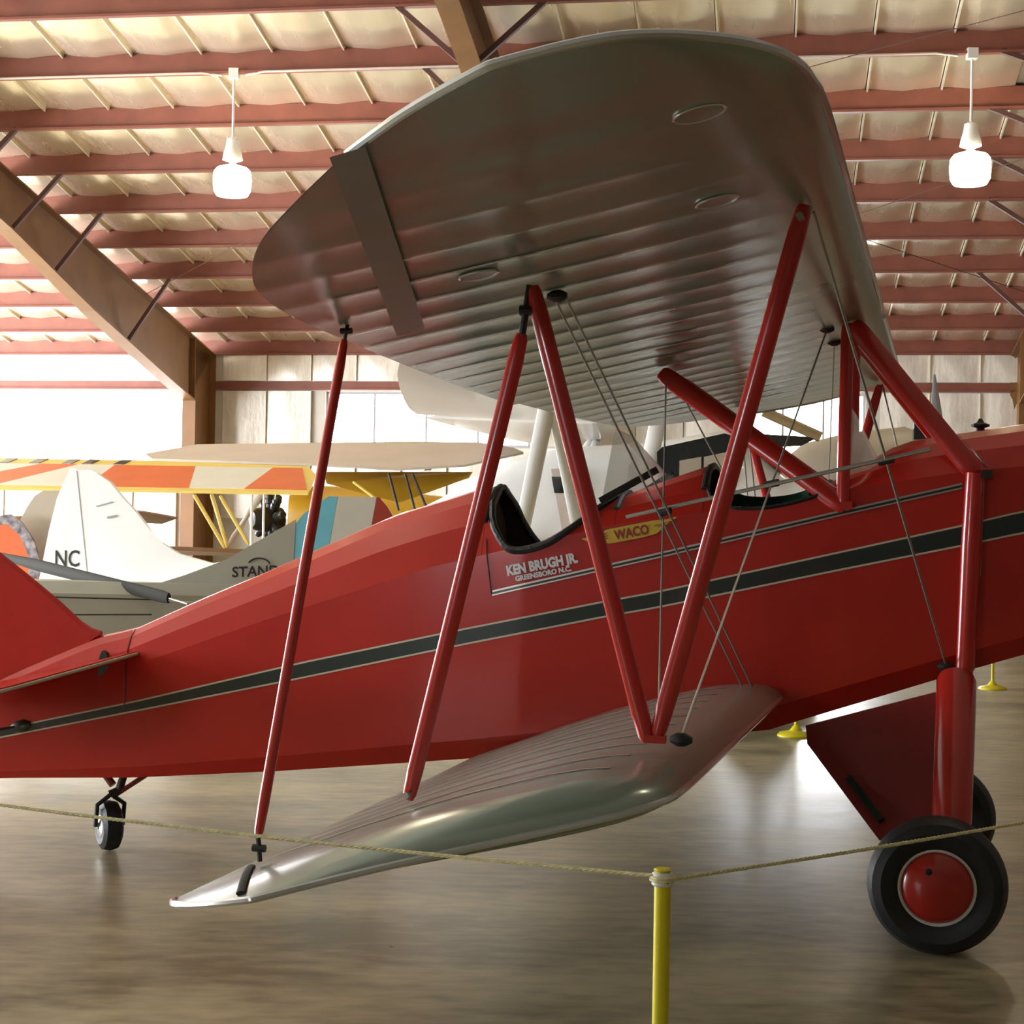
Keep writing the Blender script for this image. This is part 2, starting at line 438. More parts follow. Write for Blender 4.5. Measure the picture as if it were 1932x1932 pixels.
for n, (a, b, z0, z1) in enumerate(wins):
    mb = MB()
    for zz in (z0, z1 - .05): wbox(mb, a, b, -.14, -.06, zz, zz + .05)
    for xx in (a, b - .05): wbox(mb, xx, xx + .05, -.14, -.06, z0, z1)
    win = tag(mb.build('window_%d' % (n + 1), M['frame_grey']), ['wide bright window left of the haunched steel column', 'bright window right of the haunched steel column', 'bright window seen past the red cabane struts'][n], kind='structure')
    cuts = {0: [-12.6, -10.7, -8.79], 1: [-2.75, -1.72, -.7, .3], 2: [5.1, 5.85]}[n]
    for xx in cuts:
        mb = MB(); wbox(mb, xx - .02, xx + .02, -.13, -.07, z0 + .05, z1 - .05); mb.build('mullion', M['frame_grey'], win)
    if n == 0:
        mb = MB(); wbox(mb, a + .05, -8.79, -.125, -.075, 3.53, 3.555); mb.build('mullion', M['frame_grey'], win)
    e = [a] + cuts + [b]
    for p, q in zip(e, e[1:]):
        mb = MB(); wbox(mb, p + .021, q - .021, -.104, -.096, z0 + .05, z1 - .05); mb.build('pane', M['pane'], win)
mb = MB()
for xx in (skyl[0], skyl[1] - .04): wbox(mb, xx, xx + .04, -.14, -.06, skyl[2], skyl[3])
for zz in (skyl[2], skyl[3] - .03): wbox(mb, skyl[0], skyl[1], -.14, -.06, zz, zz + .03)
win = tag(mb.build('window_4', M['frame_grey']), 'long bright clerestory strip above the left girt', kind='structure')
for k in range(4):
    w_ = (skyl[1] - skyl[0] - .08) / 4
    mb = MB(); wbox(mb, skyl[0] + .04 + k * w_, skyl[0] + .04 + (k + 1) * w_ - .01, -.104, -.096, skyl[2] + .03, skyl[3] - .03); mb.build('pane', M['pane'], win)

# the other walls, out of view: the hangar door stands open in the left wall, windows in the front wall
def wall_with_openings(name, label, along, lo, hi, height, openings, at, m='plain_wall'):
    """openings (p0, p1, z0, z1) along 'along'; at(p, q, z) gives the point, q across the thickness"""
    mb = MB()
    def blk(p0, p1, z0, z1):
        mb.add([at(p, q, z) for z in (z0, z1) for q in (0, .2) for p in (p0, p1)],
               [(0, 2, 3, 1), (4, 5, 7, 6), (0, 1, 5, 4), (2, 6, 7, 3), (0, 4, 6, 2), (1, 3, 7, 5)])
    cur = lo
    for p0, p1, z0, z1 in openings:
        blk(cur, p0, 0, height); 
        if z0 > 0: blk(p0, p1, 0, z0)
        blk(p0, p1, z1, height); cur = p1
    blk(cur, hi, 0, height)
    return tag(mb.build(name, M[m]), label, kind='structure')
LDOOR = (.6, 27.0, 0, 5.0)
FWIN = [(-9, -5, 3.2, 4.4)]
wall_with_openings('wall_left', 'left side wall of the hangar with its wide door standing open', 'd', -.2, DF, 9.3, [LDOOR], lambda p, q, z: W(XL - q, p, z))
wall_with_openings('wall_right', 'plain right side wall of the hangar', 'd', -.2, DF, 9.3, [], lambda p, q, z: W(XR + q, p, z), 'dark_wall')
wall_with_openings('wall_front', 'front wall of the hangar with one wide window', 'x', XL, XR, 5.9, FWIN, lambda p, q, z: W(p, DF + q, z), 'dark_wall')

# portals guide the sky light through the real openings
def portal(p0, p1, z0, z1, at, inward):
    """rectangle spanning at(p0..p1, z0..z1); the light travels along 'inward'"""
    l = bpy.data.lights.new('portal', 'AREA'); l.shape = 'RECTANGLE'; l.size = abs(p1 - p0); l.size_y = z1 - z0
    l.cycles.is_portal = True
    o = bpy.data.objects.new('portal', l); COL.objects.link(o)
    z_ax = -Vector(inward); y_ax = UZ; x_ax = y_ax.cross(z_ax)
    o.matrix_world = Matrix.Translation(at((p0 + p1) / 2, (z0 + z1) / 2)) @ Matrix((x_ax, y_ax, z_ax)).transposed().to_4x4()
for a, b, z0, z1 in wins: portal(a, b, z0, z1, lambda p, z: W(p, -.22, z), UD)
portal(skyl[0], skyl[1], skyl[2], skyl[3], lambda p, z: W(p, -.22, z), UD)
portal(*LDOOR, lambda p, z: W(XL - .25, p, z), UX)
for f in FWIN: portal(*f, lambda p, z: W(p, DF + .25, z), -UD)

# hanging lamps
def lamp(x, label):
    d = 8 * PITCH; p = W(x, d + .05, 0)
    t = empty('pendant_lamp', (p.x, p.y, 5.87), 0, label, 'lamp', 'high-bay lamps on the purlin')
    z = lambda v: v - 5.87
    mb = MB(); mb.box((0, 0, z(roof_z(d) + .0)), (.12, .1, .12)); mb.build('junction_box', M['lamp_white'], t)
    mb = MB(); mb.tube([(0, 0, z(6.55)), (0, 0, z(roof_z(d) - .04))], .016, 8); mb.build('rod', M['lamp_white'], t)
    mb = MB(); mb.lathe([(.04, z(6.60)), (.075, z(6.58)), (.085, z(6.5)), (.115, z(6.40)), (.125, z(6.33)), (.07, z(6.31))], 16); mb.build('ballast_housing', M['lamp_white'], t)
    mb = MB(); mb.lathe([(.04, z(6.32)), (.045, z(6.27)), (.09, z(6.25))], 16); mb.build('socket', M['lamp_white'], t)
    mb = MB(); mb.lathe([(.03, z(6.27)), (.10, z(6.255)), (.19, z(6.225)), (.225, z(6.18)), (.235, z(6.08)), (.225, z(5.95)), (.19, z(5.89)), (.10, z(5.872)), (.02, z(5.87))], 28); mb.build('shade', M['lamp_glow'], t)
    return t
LAMP = lamp(-1.70, 'glowing white high-bay lamp hanging left of the silver wing')
lamp(7.11, 'glowing white high-bay lamp hanging right of the silver wing')
for x, d, where in ((-10.5, 8 * PITCH, 'left of the picture, nearest the open door'), (-10.5, 22.5, 'to the left of the viewer beside the door'), (-1.7, 22.5, 'above the silver wing, out of the picture'), (7.1, 22.5, 'above the red nose, out of the picture')):
    t = copy_tree(LAMP); p = W(x, d + .05, 0)  # lamp copies out of view, added to light floor and fuselage top
    t.location = (p.x, p.y, 5.87 + roof_z(d) - roof_z(8 * PITCH))
    t['label'] = 'unseen high-bay lamp added for downlight, ' + where

# ------------------------------------------------------------------ the red biplane
YAW = .2541
bip = empty('biplane', (2.0888, 8.0902, 0), -YAW, 'red open-cockpit biplane with silver wings and black side stripe, nose to the right', 'airplane')
def L(a, s, z): return Vector((a, -s, z))       # a forward, s to starboard (towards the camera), z up

# --- fuselage
ZB = [(-5.55, .335), (-5.07, .371), (-4.22, .427), (-3.36, .517), (-2.24, .654), (-.79, .862), (-.667, .906), (.06, 1.159), (.37, 1.261), (.8, 1.40), (1.1, 1.55), (1.28, 1.72)]
ZT = [(-5.55, .74), (-4.9, 1.01), (-4.49, 1.180), (-4.30, 1.222), (-4.26, 1.232), (-3.89, 1.397), (-3.52, 1.549), (-2.78, 1.872), (-2.35, 2.0), (-2.215, 2.02), (-1.54, 1.99), (-1.16, 2.132), (-1.115, 2.135), (-.6, 2.02), (-.457, 2.097), (-.206, 2.254), (-.056, 2.28), (.366, 2.344), (.8, 2.38), (1.1, 2.34), (1.28, 2.22)]
ZS = [(-5.55, .60), (-4.86, .80), (-4.4, .97), (-3.5, 1.28), (-2.5, 1.60), (-2.0, 1.72), (-1.5, 1.84), (-.9, 1.925), (-.4, 2.02), (.1, 2.10), (.4, 2.13), (.8, 2.16), (1.28, 2.10)]
HW = [(-5.55, .035), (-5.3, .045), (-4.9, .08), (-4.4, .13), (-3.5, .24), (-2.5, .36), (-2, .40), (.2, .40), (.6, .40), (1.1, .39), (1.28, .34)]
RIM1 = [(-2.215, 2.02), (-2.20, 1.93), (-2.178, 1.834), (-2.12, 1.74), (-2.067, 1.692), (-1.96, 1.700), (-1.827, 1.753), (-1.606, 1.932), (-1.545, 1.99)]
RIM2 = [(-1.115, 2.13), (-1.108, 2.02), (-1.09, 1.975), (-1.04, 1.935), (-.977, 1.915), (-.80, 1.918), (-.604, 1.968), (-.555, 1.99), (-.54, 2.04)]
def soften(R):
    for _ in range(2):
        Q = [R[0]]
        for (x0, y0), (x1, y1) in zip(R, R[1:]): Q += [(x0 * .75 + x1 * .25, y0 * .75 + y1 * .25), (x0 * .25 + x1 * .75, y0 * .25 + y1 * .75)]
        R = Q + [R[-1]]
    return R
RIM1, RIM2 = soften(RIM1), soften(RIM2)
def section(a):
    zb, zt, zs, h = (lerp_table(T, a) for T in (ZB, ZT, ZS, HW))
    H1, Ht = zs - zb, zt - zs
    return [(0, zb - .008), (.8 * h, zb), (.96 * h, zb + .10 * H1), (1.0 * h, zb + .36 * H1), (1.0 * h, zb + .70 * H1), (.97 * h, zs),
            (.83 * h, zs + .46 * Ht), (.58 * h, zs + .78 * Ht), (.29 * h, zs + .95 * Ht), (0, zt)]
def rim_at(a):
    for R in (RIM1, RIM2):
        if R[0][0] < a < R[-1][0]: return lerp_table(R, a)
    return None
def side(a, z):
    P = section(a)
    for (s0, z0), (s1, z1) in zip(P, P[1:]):
        if z0 <= z <= z1 and z1 > z0: return s0 + (s1 - s0) * (z - z0) / (z1 - z0)
    return 0
def clipped(a, sgn=1):
    P = section(a); zr = rim_at(a)
    if zr is None: return P
    if sgn < 0 and RIM2[0][0] < a < RIM2[-1][0]: zr = min(zr + .075, P[-1][1] - .004)
    sr = side(a, min(zr, P[-1][1] - .001)); out = []
    for s, z in P:
        out.append((s, z) if z < zr and not (s < sr and z > section(a)[5][1]) else (sr, zr))
    return out
st = set(round(-5.55 + .1 * i, 3) for i in range(69))
for R in (RIM1, RIM2):
    for a in (R[0][0], R[-1][0]): st |= {round(a - .001, 4), round(a + .001, 4)}
    st |= {round(R[0][0] + (R[-1][0] - R[0][0]) * k / 30, 4) for k in range(1, 30)}
st = sorted(x for x in st if x <= 1.28)
SPLIT = -4.27
def fus_part(sts, name, parent):
    mb = MB()
    for sgn in (1, -1):
        rings = [[L(a, sgn * s, z) for s, z in clipped(a, sgn)] for a in sts]
        n = len(rings[0]); V = [p for r in rings for p in r]; F = []
        for i in range(len(sts) - 1):
            # leave the cockpit bulkheads open
            jump = any(abs(sts[i] - e) < .0015 and abs(sts[i + 1] - e) < .0015 for R in (RIM1, RIM2) for e in (R[0][0], R[-1][0]))
            for k in range(n - 1):
                if jump and k >= 5: continue
                F.append((i * n + k, i * n + k + 1, (i + 1) * n + k + 1, (i + 1) * n + k))
        mb.add(V, F)
    return mb.build(name, M['red'], parent, 11)
fus = fus_part([a for a in st if a >= SPLIT - .03] , 'fuselage', bip)
tail = fus_part([a for a in st if a <= SPLIT + .02], 'tail_fairing', bip)
# nose bowl, propeller shaft and propeller (forward of the frame)
mb = MB()
rings = []
for a, f in ((1.28, 1.0), (1.36, .93), (1.42, .75), (1.45, .4)):
    P = section(1.28); zc = 1.95
    half = [(s * f, zc + (z - zc) * f) for s, z in P]
    rings.append([L(a, s, z) for s, z in half] + [L(a, -s, z) for s, z in half[-2:0:-1]])
mb.loft(rings); mb.build('nose_bowl', M['red'], bip)
mb = MB(); mb.tube([L(1.42, 0, 1.97), L(1.60, 0, 2.0)], .06, 12)
for sg in (1, -1):
    pts = [L(1.56, sg * k * .12, 1.99 + sg * 0.02 * k) for k in range(11)]
    mb.tube(pts, [.03, .05, .06, .065, .07, .075, .075, .07, .06, .045, .015], 8, rb=[.03, .035, .03, .026, .022, .02, .018, .016, .014, .012, .008], up=(1, 0, 0))
mb.build('propeller', M['tan'], bip)

# --- cockpit coamings and linings
def coaming(R, name, inside):
    a0, a1 = R[0][0], R[-1][0]
    for sgn in (1, -1):
        pts = []
        for k in range(41):
            a = a0 + (a1 - a0) * k / 40; a = min(max(a, a0 + .001), a1 - .001)
            s, z = clipped(a, sgn)[-1]; pts.append(L(a, sgn * s, z))
        if inside is M['green_int']:
            if sgn < 0: continue
            mb = MB(); mb.tube(pts, .008, 8, rb=.012)
        else:
            mb = MB(); mb.tube(pts, .018, 8, rb=.024)
        mb.build('coaming', M['leather'], fus)
    for a in (a0 - .002, a1 + .002):
        zr = lerp_table(R, a)
        P = [p for p in section(a)]
        pts = [L(a, s, z) for s, z in P if z > ZS_at(a) + .02]
        full = [Vector((p.x, -abs(p.y), p.z)) for p in pts] + [Vector((p.x, abs(p.y), p.z)) for p in pts[-2::-1]]
        mb = MB(); mb.tube(full, .018, 8); mb.build('coaming', M['leather'], fus)
    # trough-shaped lining under the rim
    mb = MB(); rings = []
    N = 24
    for k in range(N + 1):
        a = a0 - .05 + (a1 - a0 + .1) * k / N; aa = min(max(a, a0 + .004), a1 - .004)
        zr = clipped(aa)[-1][1] - .004; zl = 1.25
        zz = [zr - (zr - zl) * q / 5 for q in range(6)]
        zrf = clipped(aa, -1)[-1][1] - .004; zzf = [zrf - (zrf - zl) * q / 5 for q in range(6)]
        sd_ = lambda z: max(side(a, min(z, lerp_table(ZT, a) - .002)), .05) - .02
        rings.append([L(a, sd_(z), z) for z in zz] + [L(a, -sd_(z), z) for z in zzf[::-1]])
    n = len(rings[0]); V = [p for r in rings for p in r]
    F = [(i * n + k, i * n + k + 1, (i + 1) * n + k + 1, (i + 1) * n + k) for i in range(N) for k in range(n - 1)]
    F += [tuple(range(n)), tuple(N * n + k for k in range(n))]
    mb.add(V, F); mb.build('cockpit_lining', inside, fus)
def ZS_at(a): return lerp_table(ZS, a)
coaming(RIM1, 'rear', M['brown_int'])
coaming(RIM2, 'front', M['green_int'])
# seat backs
mb = MB(); mb.box(L(-2.12, 0, 1.42), (.06, .56, .5)); mb.build('seat_back', M['leather'], fus)
mb = MB(); mb.box(L(-1.06, 0, 1.62), (.06, .6, .45)); mb.build('seat_back', M['green_int'], fus)

# --- side stripes and mouldings
def strip(name, m, top, bot, a0, a1, sgn, off=.003, n=60, parent=fus):
    mb = MB(); V = []; F = []; K = 4
    for i in range(n + 1):
        a = a0 + (a1 - a0) * i / n
        zt_, zb_ = lerp_table(top, a), lerp_table(bot, a)
        for k in range(K + 1):
            z = zb_ + (zt_ - zb_) * k / K
            V.append(L(a, sgn * (side(a, z) + off), z))
    for i in range(n):
        for k in range(K):
            q = i * (K + 1) + k; F.append((q, q + 1, q + K + 2, q + K + 1))
    mb.add(V, F); return mb.build(name, m, parent)
ST = [(-5.5, .535), (-5.063, .638), (-4.195, .838), (-3.192, 1.091), (-2.329, 1.289), (-1.567, 1.456), (-1.331, 1.504), (-.48, 1.709), (.062, 1.839), (.344, 1.912), (1.2, 2.08)]
SB = [(-5.5, .51), (-5.063, .603), (-4.195, .796), (-3.191, 1.022), (-2.328, 1.223), (-1.566, 1.392), (-1.33, 1.439), (-.479, 1.636), (.063, 1.757), (.344, 1.823), (1.2, 1.99)]
sh = lambda T, dz: [(a, z + dz) for a, z in T]
for sg in (1, -1):
    strip('black_stripe', M['black'], ST, SB, -5.5, 1.2, sg)
    strip('pinstripe', M['cream'], sh(ST, .009), ST, -5.5, 1.2, sg)
    strip('pinstripe', M['cream'], SB, sh(SB, -.009), -5.5, 1.2, sg)
    TH = [(-2.158, 1.481), (-1.329, 1.684), (-.432, 1.908), (.081, 2.032)]
    strip('panel_moulding', M['steel'], sh(TH, .014), sh(TH, .005), -2.15, .08, sg, .008)
    strip('panel_moulding', M['black'], sh(TH, .005), sh(TH, -.006), -2.15, .08, sg, .004)
    strip('panel_moulding', M['steel'], sh(TH, -.006), sh(TH, -.013), -2.15, .08, sg, .008)
    mb = MB(); mb.tube([L(-2.158 - .04 * k / 8, sg * (side(-2.158 - .04 * k / 8, 1.48 + .27 * k / 8) + .003), 1.48 + .27 * k / 8) for k in range(9)], .004, 6); mb.build('panel_seam', M['red_dark'], fus)
    mb = MB(); mb.tube([L(-4.262, sg * (side(-4.262, z) + .001), z) for z in [.80 + .42 * k / 12 for k in range(13)]], .005, 6); mb.build('tail_seam', M['red_dark'], tail)
    mb = MB(); mb.tube([L(.02 - .12 * k / 6 + .17, sg * (side(.17 - .12 * k / 6, 2.12 + .15 * k / 6) + .002), 2.12 + .15 * k / 6) for k in range(7)], .005, 6); mb.build('panel_seam', M['red_dark'], fus)
# slot where the tailplane meets the tail, and the dark fitting on the stripe
for sg in (1, -1):
    mb = MB(); P = [L(-4.405 + .032 * math.cos(t), sg * (side(-4.4, 1.02) + .006), 1.005 + .105 * math.sin(t)) for t in [2 * PI * k / 16 for k in range(16)]]
    mb.prism(P, (0, sg * .02, 0)); mb.build('trim_slot', M['black'], tail)
    mb = MB(); mb.tube([L(-4.99, sg * .078, .655), L(-4.95, sg * .084, .664), L(-4.90, sg * .086, .676), L(-4.86, sg * .088, .685)], [.012, .02, .02, .006], 10, rb=[.012, .032, .034, .01]); mb.build('cable_exit', M['black'], tail)
    mb = MB(); mb.tube([L(-4.93, sg * .09, .67), L(-5.3, sg * .2, .60)], .008, 6); mb.build('control_cable', M['fitting'], tail)

# --- lettering on the near side
def on_side(a0, z0, slope, off=.006):
    def f(u, v):
        a = a0 + u * math.cos(slope) - v * math.sin(slope) ; z = z0 + u * math.sin(slope) + v * math.cos(slope)
        return L(a, side(a, z) + off, z)
    return f
text_mesh('owner_lettering', 'KEN BRUGH JR.', .066, on_side(-2.075, 1.572, .205), M['txt_white'], fus, bold=.0034, width=.80)
text_mesh('town_lettering', 'GREENSBORO N.C.', .034, on_side(-2.03, 1.545, .205), M['txt_white'], fus, bold=.0016, width=.98)
# winged emblem: gold wings with the maker's lettering
def emblem():
    f = on_side(-1.70, 1.745, .20)
    mb = MB()
    up = [(0, .015), (.03, .016), (.08, .018), (.13, .036), (.37, .037), (.42, .030), (.475, .034)]
    dn = [(.475, .030), (.43, .010), (.37, -.028), (.30, -.034), (.13, -.034), (.08, -.008), (.04, -.012), (0, .012)]
    V = [f(u, v) for u, v in up] + [f(u, v) for u, v in dn]
    bm_pts = V
    # strip triangulation between the upper and lower outline
    mb.add([f(u, lerp_table(up, u)) for u in [.475 * k / 30 for k in range(31)]] + [f(u, lerp_table(dn[::-1], u)) for u in [.475 * k / 30 for k in range(31)]],
           [(k, k + 1, k + 32, k + 31) for k in range(30)])
    o = mb.build('winged_emblem', M['gold'], fus)
    for u0, du in ((.03, 1), (.36, 1)):
        for k in range(3):
            mbb = MB(); g = on_side(-1.70, 1.745, .20, .008)
            mbb.add([g(u0 + .02 * k, .012 - .007 * k), g(u0 + .1, .02 - .012 * k), g(u0 + .1, .016 - .012 * k), g(u0 + .02 * k, .009 - .007 * k)], [(0, 1, 2, 3)])
            mbb.build('feather_line', M['txt_red'], o)
    text_mesh('emblem_lettering', 'WACO', .064, on_side(-1.70 + .165, 1.745 + .012, .20, .009), M['txt_red'], o, bold=.0022, width=.82)
emblem()

# --- windshields
def sheet(name, pts, m, parent, t=.004):
    mb = MB(); n = (Vector(pts[1]) - Vector(pts[0])).cross(Vector(pts[2]) - Vector(pts[0])).normalized()
    mb.prism(pts, n * t); return mb.build(name, m, parent)
ws = sheet('windshield', [L(-.30, .28, 2.13), L(-.30, -.28, 2.13), L(-.44, -.24, 2.41), L(-.44, .24, 2.41)], M['acrylic'], bip)
sheet('side_screen', [L(-.30, .285, 2.12), L(-.44, .245, 2.41), L(-.47, .33, 2.07)], M['acrylic'], ws)
sheet('side_screen', [L(-.30, -.285, 2.12), L(-.44, -.245, 2.41), L(-.47, -.33, 2.07)], M['acrylic'], ws)
ws2 = sheet('windshield', [L(-1.40, .26, 2.10), L(-1.40, -.26, 2.10), L(-1.58, -.22, 2.30), L(-1.58, .22, 2.30)], M['acrylic'], bip)
sheet('side_screen', [L(-1.40, .265, 2.10), L(-1.58, .225, 2.30), L(-1.62, .32, 1.95)], M['acrylic'], ws2)
sheet('side_screen', [L(-1.40, -.265, 2.10), L(-1.58, -.225, 2.30), L(-1.62, -.32, 1.95)], M['acrylic'], ws2)
for sg in (1, -1):
    mb = MB(); mb.bar(L(-1.63, sg * .325, 1.945), L(-1.36, sg * .25, 2.105), .012, .035); mb.build('screen_frame', M['leather'], ws2)
# filler cap on the cowl
mb = MB(); mb.lathe([(.02, 0), (.02, .03), (.042, .036), (.044, .046), (.018, .056), (.007, .075)], 8, Matrix.Translation(L(.165, 0, 2.295))); mb.build('filler_cap', M['fitting'], bip)

# --- wings
UP_LE = [(4.01, 0), (4.27, .008), (4.505, .039), (4.665, .094), (4.815, .178), (4.98, .32), (5.03, .44), (5.045, .60)]
UP_TE = [(0, 1.86), (.6, 1.86), (1.9, 1.82), (2.68, 1.785), (3.34, 1.75), (3.75, 1.685), (4.02, 1.58), (4.25, 1.455), (4.48, 1.27), (4.72, 1.06), (4.80, .97), (4.93, .82), (5.045, .62)]
LO_LE = [(3.60, 0), (3.70, .05), (3.78, .12), (3.84, .28), (3.90, .50), (3.96, .72), (4.06, .92), (4.15, 1.06)]
LO_TE = [(.3, 1.52), (1.3, 1.49), (3.2, 1.45), (3.75, 1.445), (3.88, 1.44), (3.99, 1.37), (4.10, 1.20), (4.15, 1.08)]
CH = [0, .006, .02, .05, .09, .14, .2, .28, .36, .45, .54, .62, .70, .78, .86, .93, 1.0]
TOPT = [(0, 0), (.0125, .02), (.05, .045), (.1, .06), (.2, .078), (.3, .082), (.5, .073), (.7, .048), (.9, .018), (1, .002)]
BOTT = [(0, 0), (.0125, -.012), (.05, -.022), (.1, -.025), (.2, -.026), (.3, -.025), (.5, -.02), (.7, -.013), (.9, -.005), (1, -.002)]
def smooth_bow(LE, TE):
    P = [(s, t) for s, t in [(LE[0][0] - 1.0, 0)] + LE] + [(s, t) for s, t in TE[::-1]]
    for _ in range(3):
        Q = [P[0]]
        for (x0, y0), (x1, y1) in zip(P, P[1:]):
            Q += [(x0 * .75 + x1 * .25, y0 * .75 + y1 * .25), (x0 * .25 + x1 * .75, y0 * .25 + y1 * .75)]
        P = Q + [P[-1]]
    k = max(range(len(P)), key=lambda i: P[i][0])
    le = P[:k + 1]; te = P[k:][::-1]
    mono = lambda T: [p for i, p in enumerate(T) if i == 0 or p[0] > max(q[0] for q in T[:i])]
    return mono(le), mono(te)
UP_LE, UP_TE = smooth_bow(UP_LE, UP_TE); LO_LE, LO_TE = smooth_bow(LO_LE, LO_TE)
UTIP, LTIP = UP_LE[-1][0], LO_LE[-1][0]
def wing(name, a0, z0, k, LE, TE, s0, s1, sgn, shift=0.0, hinge=None, chord0=1.8, dih=0.0, parent=bip):
    """s0..s1 span; sgn side; hinge = (t0, s0, t1, s1) line splitting the aileron off; returns main, aileron"""
    ss = []; x = s0
    while x < s1 - .9: ss.append(x); x += .03875
    n = 26
    ss += [s1 - .9 * (1 - q / n) ** 1.6 * 1.0 for q in range(n + 1)]
    ss = sorted(set(round(v, 4) for v in ss)); ss[-1] = s1 - .002
    top, bot = [], []
    for s in ss:
        sq = s + shift
        le, te = lerp_table(LE, sq), lerp_table(TE, sq)
        c = max(te - le, .03)
        rib = abs(math.sin(PI * s / .31)) ** .7 * .010 * min(1, c / chord0) * (1 if s < s1 - .5 else max(0, (s1 - s) / .5))
        for lst, T, q in ((top, TOPT, -1), (bot, BOTT, 1)):
            row = []
            for u in CH:
                t = le + c * u
                zz = z0 - k * t + dih * s + lerp_table(T, u) * c * min(1.0, .55 + .45 * c / chord0)
                if .15 < u < .97: zz += q * rib * math.sin(PI * (u - .15) / .82) ** .5 * (.9 if q < 0 else 1)
                row.append(L(a0 - t, sgn * s, zz))
            lst.append(row)
    n = len(CH); main, ail = MB(), MB()
    V = [p for r in top for p in r] + [p for r in bot for p in r]; off = len(top) * n
    FM, FA = [], []
    for i in range(len(ss) - 1):
        sm = (ss[i] + ss[i + 1]) / 2
        for j in range(n - 1):
            t = (a0 - (top[i][j].x + top[i][j + 1].x) / 2)
            A = False
            if hinge and sm > hinge[1]:
                th = hinge[0] + (hinge[2] - hinge[0]) * (sm - hinge[1]) / (hinge[3] - hinge[1])
                A = t > th
            for o, rev in ((0, 0), (off, 1)):
                q = (o + i * n + j, o + i * n + j + 1, o + (i + 1) * n + j + 1, o + (i + 1) * n + j)
                (FA if A else FM).append(q[::-1] if rev else q)
    for i in (0, len(ss) - 1):
        for j in range(n - 1):
            FM.append((i * n + j, i * n + j + 1, off + i * n + j + 1, off + i * n + j))
    main.add(V, FM)
    w = main.build(name, M['silver'], parent, 24)
    # drop loose vertices
    def clean(o):
        bm = bmesh.new(); bm.from_mesh(o.data)
        bmesh.ops.delete(bm, geom=[v for v in bm.verts if not v.link_faces], context='VERTS')
        bm.to_mesh(o.data); bm.free()
    clean(w); al = None
    if FA:
        ail.add(V, FA); al = ail.build('aileron', M['silver'], parent, 24); clean(al)
    # narrow tapes over the ribs, bright rib highlight painted in, on the face that shows
    face, tbl, q = (top, TOPT, 1) if chord0 < 1.6 else (bot, BOTT, -1)
    r_ = 1
    while r_ * .31 < s1 - (.45 if q > 0 else 1.35):
        s = r_ * .31; r_ += 1
        if s < s0 + .1: continue
        le, te = lerp_table(LE, s + shift), lerp_table(TE, s + shift); c = te - le
        rows = [[], []]
        for u in (.16, .22, .3, .4, .5, .6, .7, .8, .9, .985):
            if q < 0 and u < .38: continue
            t = le + c * u
            if hinge and s > hinge[1] and u > .9: continue
            for e_, ds in ((0, -.011), (1, .011)):
                z = z0 - k * t + dih * s + lerp_table(tbl, u) * c * min(1.0, .55 + .45 * c / chord0) + q * .003
                rows[e_].append(L(a0 - t, sgn * (s + ds), z))
        m_ = len(rows[0]); tp = MB(); tp.add(rows[0] + rows[1], [(i, i + 1, m_ + i + 1, m_ + i) for i in range(m_ - 1)])
        tp.build('rib_highlight_tape', M['rib_highlight_tape'], w)
    # polished bow and leading edge
    pts = []
    for s in [s0 + (s1 - s0) * q / 30 for q in range(31)] + ss[-22:]:
        if s > s0 + .05: pts.append((s, lerp_table(LE, s + shift)))
    pts = sorted(set(pts)); pts2 = [(s, lerp_table(TE, s + shift)) for s in ss[::-1][:14]]
    path = [L(a0 - t, sgn * s, z0 - k * t + dih * s) for s, t in pts + pts2]
    mb = MB(); mb.tube(path, .011, 8); mb.build('wing_bow', M['silver_edge'], w)
    return w, al
UA, UZ_, UK = -.30, 2.885, .235
wing_u, ail_u = wing('upper_wing', UA, UZ_, UK, UP_LE, UP_TE, 0, UTIP, 1, hinge=(1.50, 2.75, 1.0, 4.86), dih=-.001)
wing_uf, ail_uf = wing('upper_wing', UA, UZ_, UK, UP_LE, UP_TE, 0, UTIP - 1.45, -1, shift=1.45)
LA, LZ, LK = -.72, 1.03, .24
wing_l, ail_l = wing('lower_wing', LA, LZ, LK, LO_LE, LO_TE, .37, LTIP, 1, hinge=(1.15, 2.2, 1.15, 4.15), chord0=1.5)
wing_lf, ail_lf = wing('lower_wing', LA, LZ, LK, LO_LE, LO_TE, .37, LTIP, -1, hinge=(1.12, 2.2, .86, 4.15), chord0=1.5)
def under(t, s, off=-.05, sgn=1): return L(UA - t, sgn * s, UZ_ - UK * t + off)
